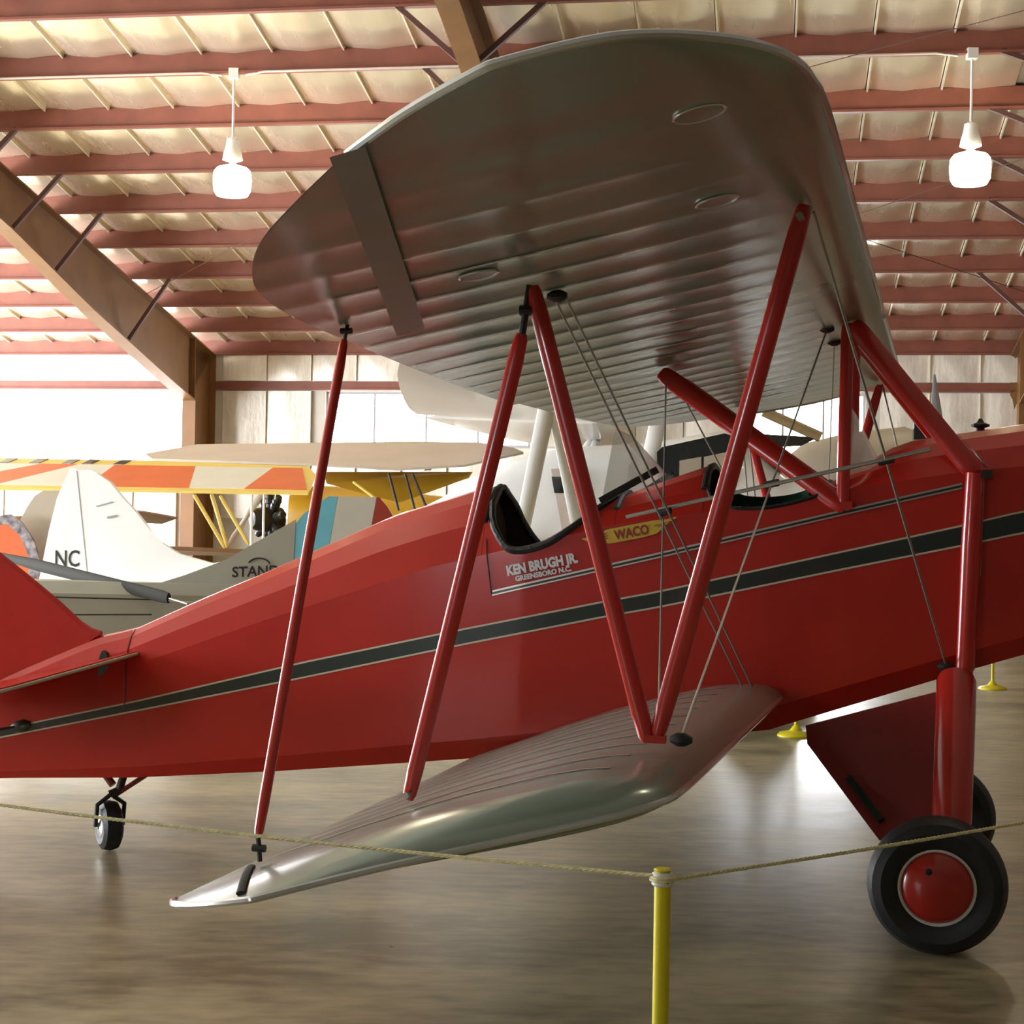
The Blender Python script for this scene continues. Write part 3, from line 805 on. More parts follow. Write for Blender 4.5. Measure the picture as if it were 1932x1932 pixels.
# dark gap cove along the upper aileron, its shade painted in; tape over the lower aileron gap
def shade_strip(P, name, m, parent):
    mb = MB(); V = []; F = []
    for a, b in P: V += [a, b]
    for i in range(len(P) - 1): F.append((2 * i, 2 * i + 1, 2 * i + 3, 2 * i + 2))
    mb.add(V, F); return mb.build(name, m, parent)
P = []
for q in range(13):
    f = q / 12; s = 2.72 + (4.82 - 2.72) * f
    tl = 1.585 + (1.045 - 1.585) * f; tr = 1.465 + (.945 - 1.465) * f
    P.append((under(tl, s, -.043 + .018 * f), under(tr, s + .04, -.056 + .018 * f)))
shade_strip(P, 'aileron_gap_shade', M['silver_gap_shade'], wing_u)
P = []
for q in range(9):
    f = q / 8; t = .78 + .17 * f; s = 4.02 - .05 * f
for (p0, p1) in (((4.085, 1.13), (3.62, 1.30)),):
    pts = []
    for q in range(11):
        f = q / 10; s = p0[0] + (p1[0] - p0[0]) * f; t = p0[1] + (p1[1] - p0[1]) * f
        le, te = lerp_table(LO_LE, s), lerp_table(LO_TE, s); c = te - le; u = min(max((t - le) / c, 0), 1)
        pts.append(L(LA - t, s, LZ - LK * t + lerp_table(TOPT, u) * c * (.55 + .45 * c / 1.5) + .004))
    mb = MB(); mb.tube(pts, .014, 8, rb=.008, up=(0, 0, 1)); mb.build('aileron_gap', M['grey_dark'], wing_l)
# inspection rings under the near upper wing
def bot_z(t, s):
    le, te = lerp_table(UP_LE, s), lerp_table(UP_TE, s); c = te - le
    return lerp_table(BOTT, min(max((t - le) / c, 0), 1)) * c * min(1.0, .55 + .45 * c / 1.8)
for t, s, full in ((.275, 4.375, 0), (.35, 3.48, 1), (1.13, 3.27, 1)):
    R = .062; n = 24
    ring = [under(t + R * math.cos(2 * PI * k / n), s + R * math.sin(2 * PI * k / n), bot_z(t + R * math.cos(2 * PI * k / n), s) - .003) for k in range(n)]
    mb = MB(); mb.tube(ring + [ring[0]], .0042, 6)
    r_ = mb.build('inspection_ring', M['silver_edge'], wing_u)
    if full:
        mb = MB(); mb.prism(ring, (0, 0, .004)); mb.build('inspection_cover', M['silver_edge'], r_)

# --- struts
def strut(name, p, q, chord, thick, m=M['red_strut'], parent=bip, ends=True, n=14):
    p, q = Vector(p), Vector(q); d = q - p; f = [0, .012, .06, .5, .94, .988, 1]; g = [.62, .85, 1, 1, 1, .85, .62]
    mb = MB(); mb.tube([p + d * x for x in f], [thick / 2 * y for y in g], n, rb=[chord / 2 * y for y in g], up=(1, 0, 0))
    return mb.build(name, m, parent)
def knuckle(p, q, parent, r=.012):
    mb = MB(); mb.tube([p, q], r, 8); mid = (Vector(p) + Vector(q)) / 2
    mb.tube([mid + Vector((-.02, 0, 0)), mid + Vector((.02, 0, 0))], r * 1.5, 8)
    mb.build('fork_fitting', M['fitting'], parent)
for sg, ku in ((1, 1.0), (-1, 1.0)):
    S = lambda a, s, z: L(a, sg * s, z)
    s_u = 3.05 if sg > 0 else 2.95
    f = strut('interplane_strut', S(-.425, 3.14 if sg > 0 else s_u, 2.806), S(-.873, 3.05, 1.135), .060, .036)
    strut('interplane_strut', S(-1.309, s_u, 2.585), S(-.905, 3.05, 1.118), .060, .036)
    r = strut('interplane_strut', S(-1.342, s_u, 2.431), S(-1.707, 3.05, .885), .056, .034)
    knuckle(S(-1.342, s_u, 2.425), S(-1.318, s_u, 2.59), r)
    mb = MB(); mb.tube([S(-1.70, 3.02, .905), S(-1.70, 3.10, .905)], .011, 8); mb.build('bolt', M['steel'], r)
    mb = MB(); mb.tube([S(-.435, s_u + .05, 2.76), S(-.435, s_u + .16, 2.76)], .011, 8); mb.build('bolt', M['steel'], f)
    mb = MB(); mb.box(S(-.88, 3.05, 1.125), (.07, .03, .025)); mb.build('strut_foot', M['red_strut'], f)
    if sg > 0:
        a_ = strut('aileron_strut', S(-1.995, 2.955, 2.43), S(-2.0, 3.62, .84), .036, .03)
        knuckle(S(-1.995, 2.955, 2.425), S(-1.985, 2.945, 2.50), a_, .007)
        knuckle(S(-2.0, 3.62, .845), S(-1.992, 3.62, .765), a_, .008)
    # cabane
    n0 = S(-.457, .40, 1.945)
    strut('cabane_strut', S(-1.36, .2, 2.586), n0 + Vector((.02, 0, -.02)), .095, .04)
    strut('cabane_strut', S(-.453, .30, 2.80), n0 + Vector((0, 0, -.03)), .062, .034)
    strut('cabane_strut', S(-.43, .30, 2.80), S(.135, .405, 2.09), .095, .04)
    for p, mm, sz in ((n0, 'red_strut', .05), (S(.17, .425, 2.095), 'fitting', .045)):
        mb = MB(); mb.box(p + Vector((.02, -.01 * sg, -.01)), (sz, .03, sz * .8)); mb.build('cabane_fitting', M[mm], fus)
# --- brace wires and their spreader bars
def wire(p, q, r=.0045, parent=bip): 
    mb = MB(); mb.tube([p, q], r, 6); return mb.build('brace_wire', M['wire'], parent)
def spreader(p, q, nodes):
    mb = MB(); mb.tube([p, q], [.008, .008], 8); o = mb.build('spreader_bar', M['steel'], bip)
    for c in nodes:
        mb = MB(); d = (Vector(q) - Vector(p)).normalized() * .03; mb.tube([Vector(c) - d, Vector(c) + d], .015, 8); mb.build('clamp', M['fitting'], o)
for sg in (1, -1):
    S = lambda a, s, z: L(a, sg * s, z)
    ut = 2.731 if sg > 0 else 2.7
    wire(S(-1.312, ut, 2.597), S(-.90, .434, 1.06)); wire(S(-1.275, ut, 2.605), S(-.848, .48, 1.065))
    wire(S(-1.349, .105, 2.589), S(-.873, 3.03, 1.16))
    wire(S(-.552, .269, 2.776), S(-.785, 3.118, 1.144))
    wire(S(-.409, 3.0 if sg > 0 else 2.95, 2.809), S(.023, .41, 1.206), .0055)
    spreader(S(-1.27, 1.53, 1.855), S(-.05, 1.88, 2.12), [S(-1.10, 1.61, 1.876), S(-.664, 1.637, 1.993), S(-.212, 1.817, 2.08)])
    for c in (S(-1.30, ut, 2.60), S(-.552, .269, 2.78), S(-.785, 3.118, 1.135), S(.02, .415, 1.20)):
        mb = MB(); mb.tube([c - Vector((.035, 0, 0)), c - Vector((.012, 0, 0)), c + Vector((.012, 0, 0)), c + Vector((.035, 0, 0))], [.010, .022, .022, .010], 10); mb.build('wire_fitting', M['fitting'], bip)
    wire(S(.175, .43, 2.07), S(.165, .43, 1.62), .005)

# --- landing gear
for sg in (1, -1):
    S = lambda a, s, z: L(a, sg * s, z)
    leg = empty('landing_leg', (0, 0, 0)); leg.parent = bip
    mb = MB(); mb.tube([S(.138, .42, 2.09), S(.125, .435, 1.75), S(.107, .435, 1.19)], [.032, .036, .028], 14, rb=[.042, .046, .042], up=(1, 0, 0)); mb.build('shock_strut', M['red_strut'], leg)
    mb = MB(); mb.tube([S(.107, .435, 1.20), S(.10, .435, 1.14)], .02, 8); mb.build('ball_joint', M['steel'], leg)
    mb = MB(); mb.tube([S(.07, .43, 1.165), S(.07, .45, 1.14), S(.063, .62, .85), S(.058, .80, .56), S(.05, .86, .36)], [.06, .066, .066, .062, .05], 18, rb=[.075, .089, .089, .085, .06], up=(1, 0, 0)); mb.build('leg_fairing', M['red_strut'], leg)
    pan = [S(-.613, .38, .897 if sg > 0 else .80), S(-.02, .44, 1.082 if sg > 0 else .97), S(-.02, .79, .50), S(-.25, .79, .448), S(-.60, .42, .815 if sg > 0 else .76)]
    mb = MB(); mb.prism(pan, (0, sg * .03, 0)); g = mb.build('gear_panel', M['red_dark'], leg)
    mb = MB(); c0, c1 = S(-.44, .70, .73), S(-.29, .80, .555)
    e1, e2 = pan[4], pan[3]; dv = (e2 - e1); inn = Vector((.055, 0, .03))
    sl0 = e1 + dv * .42 + inn; sl1 = e1 + dv * .86 + inn
    mb.bar(sl0 + Vector((0, -sg * .008, 0)), sl1 + Vector((0, -sg * .008, 0)), .022, .03, up=(1, 0, .8)); mb.build('panel_slot', M['black'], g)
    mb = MB(); mb.tube([S(.03, .92, .29), S(.03, .05, .80)], .026, 10); mb.build('axle', M['red_strut'], leg)
    # wheel: axis along s
    c = S(0, .918, .2965)
    Mw = Matrix.Translation(c) @ Matrix.Rotation(PI / 2 * sg, 4, 'X')
    R_ = .2965
    mb = MB(); mb.lathe([(.15, -.075), (.19, -.094), (.235, -.10), (.272, -.082), (.291, -.045), (R_, 0), (.291, .045), (.272, .082), (.235, .10), (.19, .094), (.163, .080), (.15, .06)], 48, Mw)
    wh = mb.build('wheel', M['rubber'], leg)
    mb = MB(); mb.lathe([(.150, .05), (.151, .078), (.157, .084), (.164, .081), (.166, .06)], 48, Mw); mb.build('rim', M['white_paint'], wh)
    mb = MB(); mb.lathe([(.15, .04), (.149, .078), (.135, .094), (.105, .110), (.06, .122), (.02, .126), (.002, .127)], 40, Mw); mb.build('hub_cap', M['red_strut'], wh)
    mb = MB(); mb.lathe([(.15, -.07), (.10, -.075), (.01, -.08)], 24, Mw); mb.build('hub_cap', M['red_strut'], wh)
    mb = MB(); mb.lathe([(.014, 0), (.014, .012), (.006, .015)], 10, Matrix.Translation(S(0, .918, .2965) + Vector((-.035, -sg * .117, .075))) @ Matrix.Rotation(PI / 2 * sg, 4, 'X')); mb.build('valve_cover', M['fitting'], wh)
# --- tail wheel
tw = empty('tail_wheel', (0, 0, 0)); tw.parent = bip
c = L(-4.42, 0, .138); RZ = Matrix.Rotation(math.radians(-47), 4, 'Z')
Mt = Matrix.Translation(c) @ RZ @ Matrix.Rotation(PI / 2, 4, 'X')
mb = MB(); mb.lathe([(.06, -.05), (.10, -.055), (.128, -.04), (.138, 0), (.128, .04), (.10, .055), (.06, .05)], 28, Mt); mb.build('tyre', M['rubber'], tw)
mb = MB(); mb.lathe([(.06, -.052), (.02, -.06), (.02, .06), (.06, .052)], 18, Mt); mb.build('hub', M['steel'], tw)
mb = MB()
for sg in (1, -1):
    o_ = (RZ @ Vector((0, sg * .075, 0))); up_ = (RZ @ Vector((.03, 0, 0)))
    mb.tube([c + o_, c + o_ + up_ + Vector((0, 0, .12)), c + up_ + Vector((0, 0, .175))], .013, 8)
mb.tube([c + RZ @ Vector((.03, 0, .17)), L(-4.36, 0, .34), L(-4.33, 0, .44)], [.03, .022, .022], 10)
mb.build('fork', M['fitting'], tw)
mb = MB(); mb.tube([L(-4.38, 0, .31), L(-4.18, 0, .44)], .014, 8); mb.tube([L(-4.40, 0, .36), L(-4.45, 0, .42)], .022, 8); mb.build('spring', M['red_dark'], tw)

# --- tail surfaces
mb = MB()
fin_le = [(-4.49, 1.185), (-4.55, 1.20), (-4.621, 1.24), (-4.753, 1.346), (-4.953, 1.489), (-5.122, 1.604), (-5.28, 1.70), (-5.42, 1.75)]
fin = [L(a, .022, z) for a, z in fin_le] + [L(-5.55, .022, 1.74), L(-5.56, .022, .70), L(-5.2, .022, .86), L(-4.6, .022, 1.11)]
mb.prism(fin, (0, .044, 0)); mb.build('fin', M['red'], bip, 50)
mb = MB(); mb.tube([L(a, 0, z) for a, z in fin_le], .022, 8); mb.build('fin_edge', M['red'], bip)
mb = MB()
rud = [L(-5.57, .02, .42), L(-5.57, .02, 1.74), L(-5.7, .02, 1.70), L(-5.95, .02, 1.45), L(-6.05, .02, 1.1), L(-5.98, .02, .75), L(-5.8, .02, .48)]
mb.prism(rud, (0, .04, 0)); mb.build('rudder', M['red'], bip, 50)
for sg in (1, -1):
    S = lambda a, s, z: L(a, sg * s, z)
    def stab(name, pts, m=M['red']):
        mb = MB(); mb.prism([p + Vector((0, 0, -.014)) for p in pts], (0, 0, .028)); return mb.build(name, m, bip, 50)
    stab('tailplane', [S(-4.20, .10, 1.10), S(-4.24, 1.30, 1.01), S(-4.40, 1.55, .955), S(-4.62, 1.66, .89), S(-4.95, 1.66, .82), S(-4.95, .06, .925)])
    stab('elevator', [S(-4.965, .06, .92), S(-4.965, 1.66, .817), S(-5.25, 1.60, .755), S(-5.45, 1.3, .73), S(-5.5, .3, .79), S(-5.4, .10, .82)])
    mb = MB(); mb.tube([S(-4.195, .12, 1.10), S(-4.235, 1.30, 1.01), S(-4.40, 1.56, .955)], .009, 8); mb.build('tailplane_edge', M['tan_dope'], bip)

# ------------------------------------------------------------------ rope barrier
def post(x, y, label, h=1.03, r=.0185, group='yellow barrier posts'):
    t = empty('barrier_post', (x, y, 0), 0, label, 'post', group)
    mb = MB(); mb.lathe([(.17, 0), (.17, .012), (.15, .03), (.06, .05), (.03, .09), (.02, .10)], 24); mb.build('base', M['yellow_post'], t)
    mb = MB(); mb.lathe([(r, .05), (r, h - .02)], 20); mb.build('pole', M['yellow_post'], t)
    mb = MB(); mb.lathe([(r + .002, h - .03), (r + .006, h - .026), (r + .006, h - .004), (r + .003, h), (r - .004, h + .001)], 20); mb.build('cap', M['cap'], t)
    mb = MB(); mb.lathe([(r - .005, h + .0005), (r + .002, h + .006), (r - .002, h + .009), (.002, h + .009)], 16); mb.build('lid', M['yellow_post'], t)
    mb = MB(); mb.tube([(r * .35, -r * .9, h - .018), (r * .45, -r * 1.5, h - .018)], .003, 6); mb.build('screw', M['fitting'], t)
    return t
post(.347, 3.7, 'yellow barrier post with white cap in the foreground')
post(-2.35, 5.1, 'yellow barrier post outside the left edge that holds the rope')
post(2.40, 5.42, 'yellow barrier post outside the right edge that holds the rope')
post(5.87, 20.3, 'small far yellow barrier post seen behind the right landing gear leg')
post(2.60, 15.1, 'small far yellow barrier post seen under the fuselage beside the gear panel')
mb = MB()
def rope_path(p, q, sag, n=40):
    p, q = Vector(p), Vector(q); return [p + (q - p) * (i / n) + Vector((0, 0, -sag * 4 * (i / n) * (1 - i / n))) for i in range(n + 1)]
def twisted(path, r):
    path = [Vector(p) for p in path]
    # resample finely and lay three strands round each other
    pts = []; step = .012
    for a, b in zip(path, path[1:]):
        k = max(1, int((b - a).length / step))
        pts += [a + (b - a) * i / k for i in range(k)]
    pts.append(path[-1])
    for s in range(3):
        out = []; L_ = 0
        for i, p in enumerate(pts):
            if i: L_ += (p - pts[i - 1]).length
            d = (pts[min(i + 1, len(pts) - 1)] - pts[max(i - 1, 0)]).normalized(); sd = d.cross(UZ).normalized(); u = sd.cross(d)
            th = L_ / .05 * 2 * PI + s * 2 * PI / 3
            out.append(p + sd * math.cos(th) * r * .5 + u * math.sin(th) * r * .5)
        mb.tube(out, r * .6, 5)
twisted(rope_path((-2.328, 5.082, 1.025), (.323, 3.695, 1.024), .02), .005)
twisted(rope_path((.371, 3.70, 1.016), (2.384, 5.402, 1.02), .012), .005)
for k in range(2):
    ring = [(.347 + .026 * math.cos(2 * PI * i / 20), 3.7 + .026 * math.sin(2 * PI * i / 20), 1.014 + .006 * k) for i in range(21)]
    mb.tube(ring, .004, 6)
tag(mb.build('rope', M['rope']), 'thin pale yellow rope strung across the foreground between yellow posts', 'rope')

# ------------------------------------------------------------------ white cabin monoplane behind
WYAW = .11
wp = empty('monoplane', (-.5, 17.0, 0), -WYAW, 'white high-wing cabin airplane with NC on its tall fin, behind the red biplane', 'airplane')
mb = MB()
WZT = [(-4.5, 1.18), (-3.6, 1.25), (-2.9, 1.36), (-2.6, 1.43), (-2.27, 1.50), (-.727, 1.913), (-.24, 2.109), (.086, 2.329), (.46, 2.522), (1.0, 2.66), (1.93, 2.73), (2.67, 2.86), (2.75, 2.84), (2.96, 2.66), (3.2, 2.42), (3.8, 2.36), (4.4, 2.25), (4.6, 2.1)]
WZB = [(-4.5, .95), (-2.6, .95), (0, .98), (3.2, 1.15), (4.4, 1.4), (4.6, 1.6)]
WHW = [(-4.5, .05), (-2.6, .26), (0, .5), (3.2, .55), (4.3, .45), (4.6, .3)]
rings = []
for k in range(60):
    a = -4.5 + 9.1 * k / 59; zt, zb, h = (lerp_table(T, a) for T in (WZT, WZB, WHW))
    zm, hh = (zt + zb) / 2, (zt - zb) / 2
    rings.append([L(a, h * math.copysign(abs(math.cos(t)) ** .55, math.cos(t)), zm + hh * math.copysign(abs(math.sin(t)) ** .6, math.sin(t))) for t in [2 * PI * q / 24 for q in range(24)]])
mb.loft(rings); wfus = mb.build('fuselage', M['white_paint'], wp)
def whw(a): return lerp_table(WHW, a)
finp = [(-4.50, 1.0), (-4.45, 1.22), (-4.403, 1.468), (-4.35, 1.746), (-4.27, 2.079), (-4.187, 2.274), (-4.13, 2.40), (-4.06, 2.37), (-3.95, 2.375), (-3.844, 2.345), (-3.70, 2.253), (-3.584, 2.117), (-3.398, 1.926), (-3.178, 1.655), (-2.949, 1.521), (-2.609, 1.434), (-2.4, 1.40), (-2.6, 1.1)]
mb = MB(); mb.prism([L(a, .04, z) for a, z in finp], (0, .08, 0)); wfin = mb.build('fin', M['white_paint'], wp, 50)
mb = MB(); mb.bar(L(-4.06, .042, 2.38), L(-3.92, .042, 1.25), .004, .008, up=(1, 0, 0)); mb.build('rudder_gap', M['frame_grey'], wfin)
mb = MB(); mb.bar(L(-3.72, .05, 1.885), L(-3.62, .05, 1.905), .01, .02); mb.bar(L(-3.84, .05, 2.0), L(-3.66, .05, 2.05), .006, .010); mb.build('tail_light', M['frame_grey'], wfin)
pl = lambda a0, z0, tilt=0: (lambda u, v: L(a0 + u, .046, z0 + v + tilt * u))
text_mesh('registration_lettering', 'NC', .24, pl(-4.285, 1.368, .02), M['txt_black'], wfin, bold=.003, width=.78)
text_mesh('registration_lettering', '52', .24, pl(-4.10, 1.135, .06), M['txt_black'], wfin, bold=.003, width=.78)
for sg in (1, -1):
    mb = MB(); mb.prism([L(-3.35, sg * .05, 1.14), L(-3.6, sg * 1.6, 1.14), L(-3.9, sg * 1.75, 1.12), L(-4.15, sg * 1.6, 1.10), L(-4.2, sg * .05, 1.10)], (0, 0, .05)); mb.build('tailplane', M['white_paint'] if sg > 0 else M['white_paint'], wp, 50)
# wing
WTE = [(0, .47), (1, .40), (2, .27), (3.3, .08), (4.4, -.10), (5.25, -.27), (5.7, -.55)]
for sg in (1, -1):
    mb = MB(); rings = []
    for q in range(25):
        s = .2 + 5.5 * q / 24; te = -lerp_table(WTE, s); le = 1.45 - (.0 if s < 4.6 else .75 * ((s - 4.6) / 1.1) ** 2)
        c = le - te; ring = []
        for u in (0, .03, .1, .25, .5, .8, 1.0): ring.append(L(le - c * u, sg * s, 2.97 + lerp_table(TOPT, u) * c + .0 * s))
        for u in (.8, .5, .25, .1, .03): ring.append(L(le - c * u, sg * s, 2.97 + lerp_table(BOTT, u) * c - .012 * math.sin(q * 3) ** 2))
        rings.append(ring)
    mb.loft(rings); mb.build('wing', M['white_paint'], wp, 40)
    strut('wing_strut', L(1.13, sg * 3.0, 2.93), L(.64, sg * .52, 1.70), .15, .06, M['white_paint'], wp)
    strut('wing_strut', L(1.16, sg * 3.0, 2.93), L(1.21, sg * .52, 1.85), .13, .06, M['white_paint'], wp)
    strut('wing_strut', L(1.98, sg * .6, 2.92), L(1.88, sg * .52, 2.40), .16, .06, M['white_paint'], wp)
    # cabin windows
    e = sg * .006
    def win_(name, pts, m, dep=.012):
        mb = MB(); mb.prism([L(a, sg * (.562 + (0 if dep > 0.01 else .004)), z) for a, z in pts], (0, -sg * dep, 0)); return mb.build(name, m, wfus)
    win_('rear_window', [(.943, 2.425), (1.16, 2.44), (1.29, 1.83), (1.06, 1.83)], M['beige_fabric'])
    win_('window_shade', [(.95, 2.35), (1.185, 2.35), (1.215, 2.19), (.98, 2.19)], M['glass_dark'], .018)
    win_('cabin_window', [(1.97, 2.60), (2.02, 2.65), (2.62, 2.79), (2.68, 2.77), (2.68, 2.35), (2.0, 2.2)], M['glass_dark'])
    win_('cabin_pane', [(2.19, 2.52), (2.40, 2.56), (2.40, 2.25), (2.19, 2.22)], M['tan_dope'], .018)
    win_('cabin_pane', [(2.425, 2.56), (2.65, 2.61), (2.66, 2.3), (2.425, 2.25)], M['tan_dope'], .018)
    mb = MB(); mb.tube([L(3.0, sg * .5, 1.2), L(3.0, sg * 1.0, .4)], .05, 10); mb.build('gear_leg', M['white_paint'], wp)
    Mw = Matrix.Translation(L(3.0, sg * 1.05, .32)) @ Matrix.Rotation(PI / 2, 4, 'X')
    mb = MB(); mb.lathe([(.1, -.09), (.24, -.10), (.30, -.06), (.32, 0), (.30, .06), (.24, .10), (.1, .09)], 28, Mw); mb.build('wheel', M['rubber'], wp)
mb = MB(); mb.prism([L(2.78, .45, 2.80), L(2.78, -.45, 2.80), L(3.18, -.45, 2.44), L(3.18, .45, 2.44)], (.02, 0, .02)); mb.build('windscreen', M['glass_dark'], wp)
Mw = Matrix.Translation(L(-4.2, 0, .16)) @ Matrix.Rotation(PI / 2, 4, 'X')
mb = MB(); mb.lathe([(.05, -.05), (.13, -.05), (.16, 0), (.13, .05), (.05, .05)], 20, Mw); mb.tube([L(-4.2, 0, .2), L(-3.9, 0, .96)], .04, 8); mb.build('tail_wheel', M['rubber'], wp)

# ------------------------------------------------------------------ grey airplane with the striped rudder
GK = 1.2
gp = empty('airplane', (-1.6 * GK, 11.5 * GK, 0), 0, 'grey-green fabric airplane with blue, white and red striped rudder behind the red tail', 'airplane')
G = lambda a, s, z: Vector((a * GK, -s * GK, CAM_Z + (z - CAM_Z) * GK))
G0 = lambda a, s, z: Vector((a * GK, -s * GK, z))
mb = MB(); rings = []
for k in range(20):
    f = k / 19; a = .12 - 6.6 * f
    h = .03 + .42 * min(1, f * 2.2); zt = 1.40 + .0 * f + (.04 * f); zb = 1.15 - .42 * min(1, f * 2.0)
    rings.append([G(a, s * h, z) for s, z in ((1, zb), (1, zb * .35 + zt * .65), (1.0, zt - .08), (.55, zt), (-.55, zt), (-1.0, zt - .08), (-1, zb * .35 + zt * .65), (-1, zb))])
mb.loft(rings); gfus = mb.build('fuselage', M['grey_fabric'], gp, 20)
for z0, z1 in ((1.34, 1.30), (1.17, 1.20)):
    mb = MB(); mb.tube([G(-6.3, .455, z0), G(-1.6, .43, (z0 * .3 + z1 * .7)), G(-.8, .31, z1)], .006, 6); mb.build('stringer', M['grey_dark'], gfus)
mb = MB(); mb.prism([G(a, .025, z) for a, z in ((-1.0, 1.36), (-.82, 1.40), (-.639, 1.46), (-.349, 1.574), (-.169, 1.686), (.115, 1.852), (.10, 1.30))], (0, .05, 0)); gfin = mb.build('fin', M['grey_fabric'], gp, 50)
RD = [(.10, 1.20), (.12, 1.855), (.264, 1.967), (.409, 2.061), (.5, 2.08), (.591, 2.064), (.683, 2.021), (.757, 1.939), (.82, 1.82), (.84, 1.6), (.80, 1.35), (.70, 1.20)]
def band(name, cut0, cut1, m):
    """slice of the rudder outline between two slanted lines a = c + .16*(z-1.6)"""
    top = RD[1:9]; zz = []
    mb = MB(); N = 14; rows = []
    def clip(a_lo, a_hi, z): return a_lo, a_hi
    lo, hi = [], []
    for q in range(N + 1):
        z = 1.2 + .88 * q / N
        a0 = max(cut0 + .16 * (z - 1.6), lerp_table([(1.2, .10), (1.855, .12), (1.967, .264), (2.061, .409), (2.08, .5)], z))
        a1 = min(cut1 + .16 * (z - 1.6), lerp_table([(1.2, .70), (1.35, .80), (1.6, .84), (1.82, .82), (1.939, .757), (2.021, .683), (2.064, .591), (2.08, .5)], z))
        if a1 > a0 + .004: lo.append((a0, z)); hi.append((a1, z))
    P = [G(a, .022, z) for a, z in lo + hi[::-1]]
    mb.prism(P, (0, .044, 0)); return mb.build(name, m, gp, 50)
band('rudder_blue_band', -1, .335, M['sky_blue']); band('rudder_white_band', .338, .60, M['cream_white']); band('rudder_red_band', .603, 2, M['flag_red'])
text_mesh('maker_lettering', 'STANDARD', .10, lambda u, v: G(-.315 + u, .031, 1.452 + v + .055 * u), M['txt_black'], gfin, bold=.002, width=1.0)
mb = MB(); mb.tube([G(-.13 + .075 * math.cos(t), .03, 1.535 + .05 * math.sin(t)) for t in [.2 + 2.6 * k / 14 for k in range(15)]], .006, 5); mb.build('maker_arc', M['grey_dark'], gfin)
mb = MB()
p, q = G(-2.35, -1.1, 1.575), G(-.66, .45, 1.318)
mb.tube([p, p + (q - p) * .3, p + (q - p) * .97, q], [.02, .03, .028, .022], 12, rb=[.022, .052, .050, .042], up=(0, 0, 1)); mb.build('tailplane', M['grey_dark'], gp)
mb = MB(); mb.tube([q, q + Vector((.19, -.2, -.035))], .008, 6); mb.tube([q + Vector((0, 0, -.02)), q + Vector((.2, -.05, -.03))], .006, 6); mb.build('control_horn', M['steel'], gp)
mb = MB(); mb.tube([G(0, 0, 1.16), G0(-.25, 0, .05)], .03, 8); mb.box(G0(-.3, 0, .02), (.3, .1, .04)); mb.build('tail_skid', M['tan'], gp)
for s in (1, -1):
    Mw = Matrix.Translation(G0(-5.2, s * .8, .36)) @ Matrix.Rotation(PI / 2, 4, 'X')
    mb = MB(); mb.lathe([(.2, -.04), (.33, -.045), (.36, 0), (.33, .045), (.2, .04), (.02, .05)], 28, Mw); mb.tube([G0(-5.2, s * .8, .36), G(-5.4, s * .4, .9)], .03, 8); mb.build('wheel', M['rubber'], gp)

# ------------------------------------------------------------------ orange, white and yellow biplane far left
yp = empty('biplane', (0, 21.0, 0), 0, 'yellow radial-engined biplane with orange and white sunburst wing far left', 'airplane')
def Yp(x, z, y=0): return Vector((x, y, z))
# upper wing, its top tilted to the viewer: yellow front band, orange and white rays, yellow trailing strip
ywz = lambda y: 2.64 - (.9 - y) * .29
mb = MB(); mb.prism([Yp(-8.2, ywz(.9), .9), Yp(-2.72, ywz(.9), .9), Yp(-2.5, ywz(.3), .3), Yp(-2.5, ywz(-.55), -.55), Yp(-8.2, ywz(-.55), -.55)], (0, 0, .03)); yw = mb.build('upper_wing', M['pale_yellow'], yp, 40)
rays = []
def ray_poly(xa0, xa1, xb0, xb1, name, m):
    mb = MB(); mb.prism([Yp(xa0, ywz(.62) + .026, .62), Yp(xa1, ywz(.62) + .026, .62), Yp(xb1, ywz(-.42) + .026, -.42), Yp(xb0, ywz(-.42) + .026, -.42)], (0, 0, .012)); return mb.build(name, m, yw)
edges_top = [-8.2, -6.85, -6.1, -5.62, -5.15, -4.45, -4.1, -3.1, -2.72]
edges_bot = [-8.2, -7.9, -7.1, -6.35, -5.25, -4.86, -3.98, -3.30, -2.53]
cols = ['orange', 'cream_white', 'orange', 'cream_white', 'orange', 'orange', 'cream_white', 'orange']
for k in range(8): ray_poly(edges_top[k], edges_top[k + 1], edges_bot[k], edges_bot[k + 1], 'orange_ray' if cols[k] == 'orange' else 'white_ray', M[cols[k]])
for x0, x1 in ((-6.60, -6.48), (-6.21, -6.08), (-5.79, -5.66), (-5.53, -5.40), (-5.12, -4.99)):
    mb = MB(); mb.prism([Yp(x0, ywz(.88) + .026, .88), Yp(x1, ywz(.88) + .026, .88), Yp(x1 - .06, ywz(.66) + .026, .66), Yp(x0 - .06, ywz(.66) + .026, .66)], (0, 0, .012)); mb.build('black_check', M['black'], yw)
for p, q in (((-4.0, 2.22), (-3.59, 1.54)), ((-3.78, 2.23), (-3.57, 1.56)), ((-3.67, 2.21), (-3.30, 1.60))):
    strut('interplane_strut', Yp(*p), Yp(*q), .05, .04, M['pale_yellow'], yp)
for x in (-3.24, -3.09):
    mb = MB(); mb.tube([Yp(x, 2.24, -.2), Yp(x, 1.5, -.2)], .016, 8); mb.build('cabane_strut', M['white_paint'], yp)
mb = MB(); mb.prism([Yp(-4.4, 1.52, -.3), Yp(-3.2, 1.49, -.3), Yp(-3.2, 1.44, .9), Yp(-4.4, 1.44, .9)], (0, 0, .05)); mb.build('lower_wing', M['steel_brown'], yp)
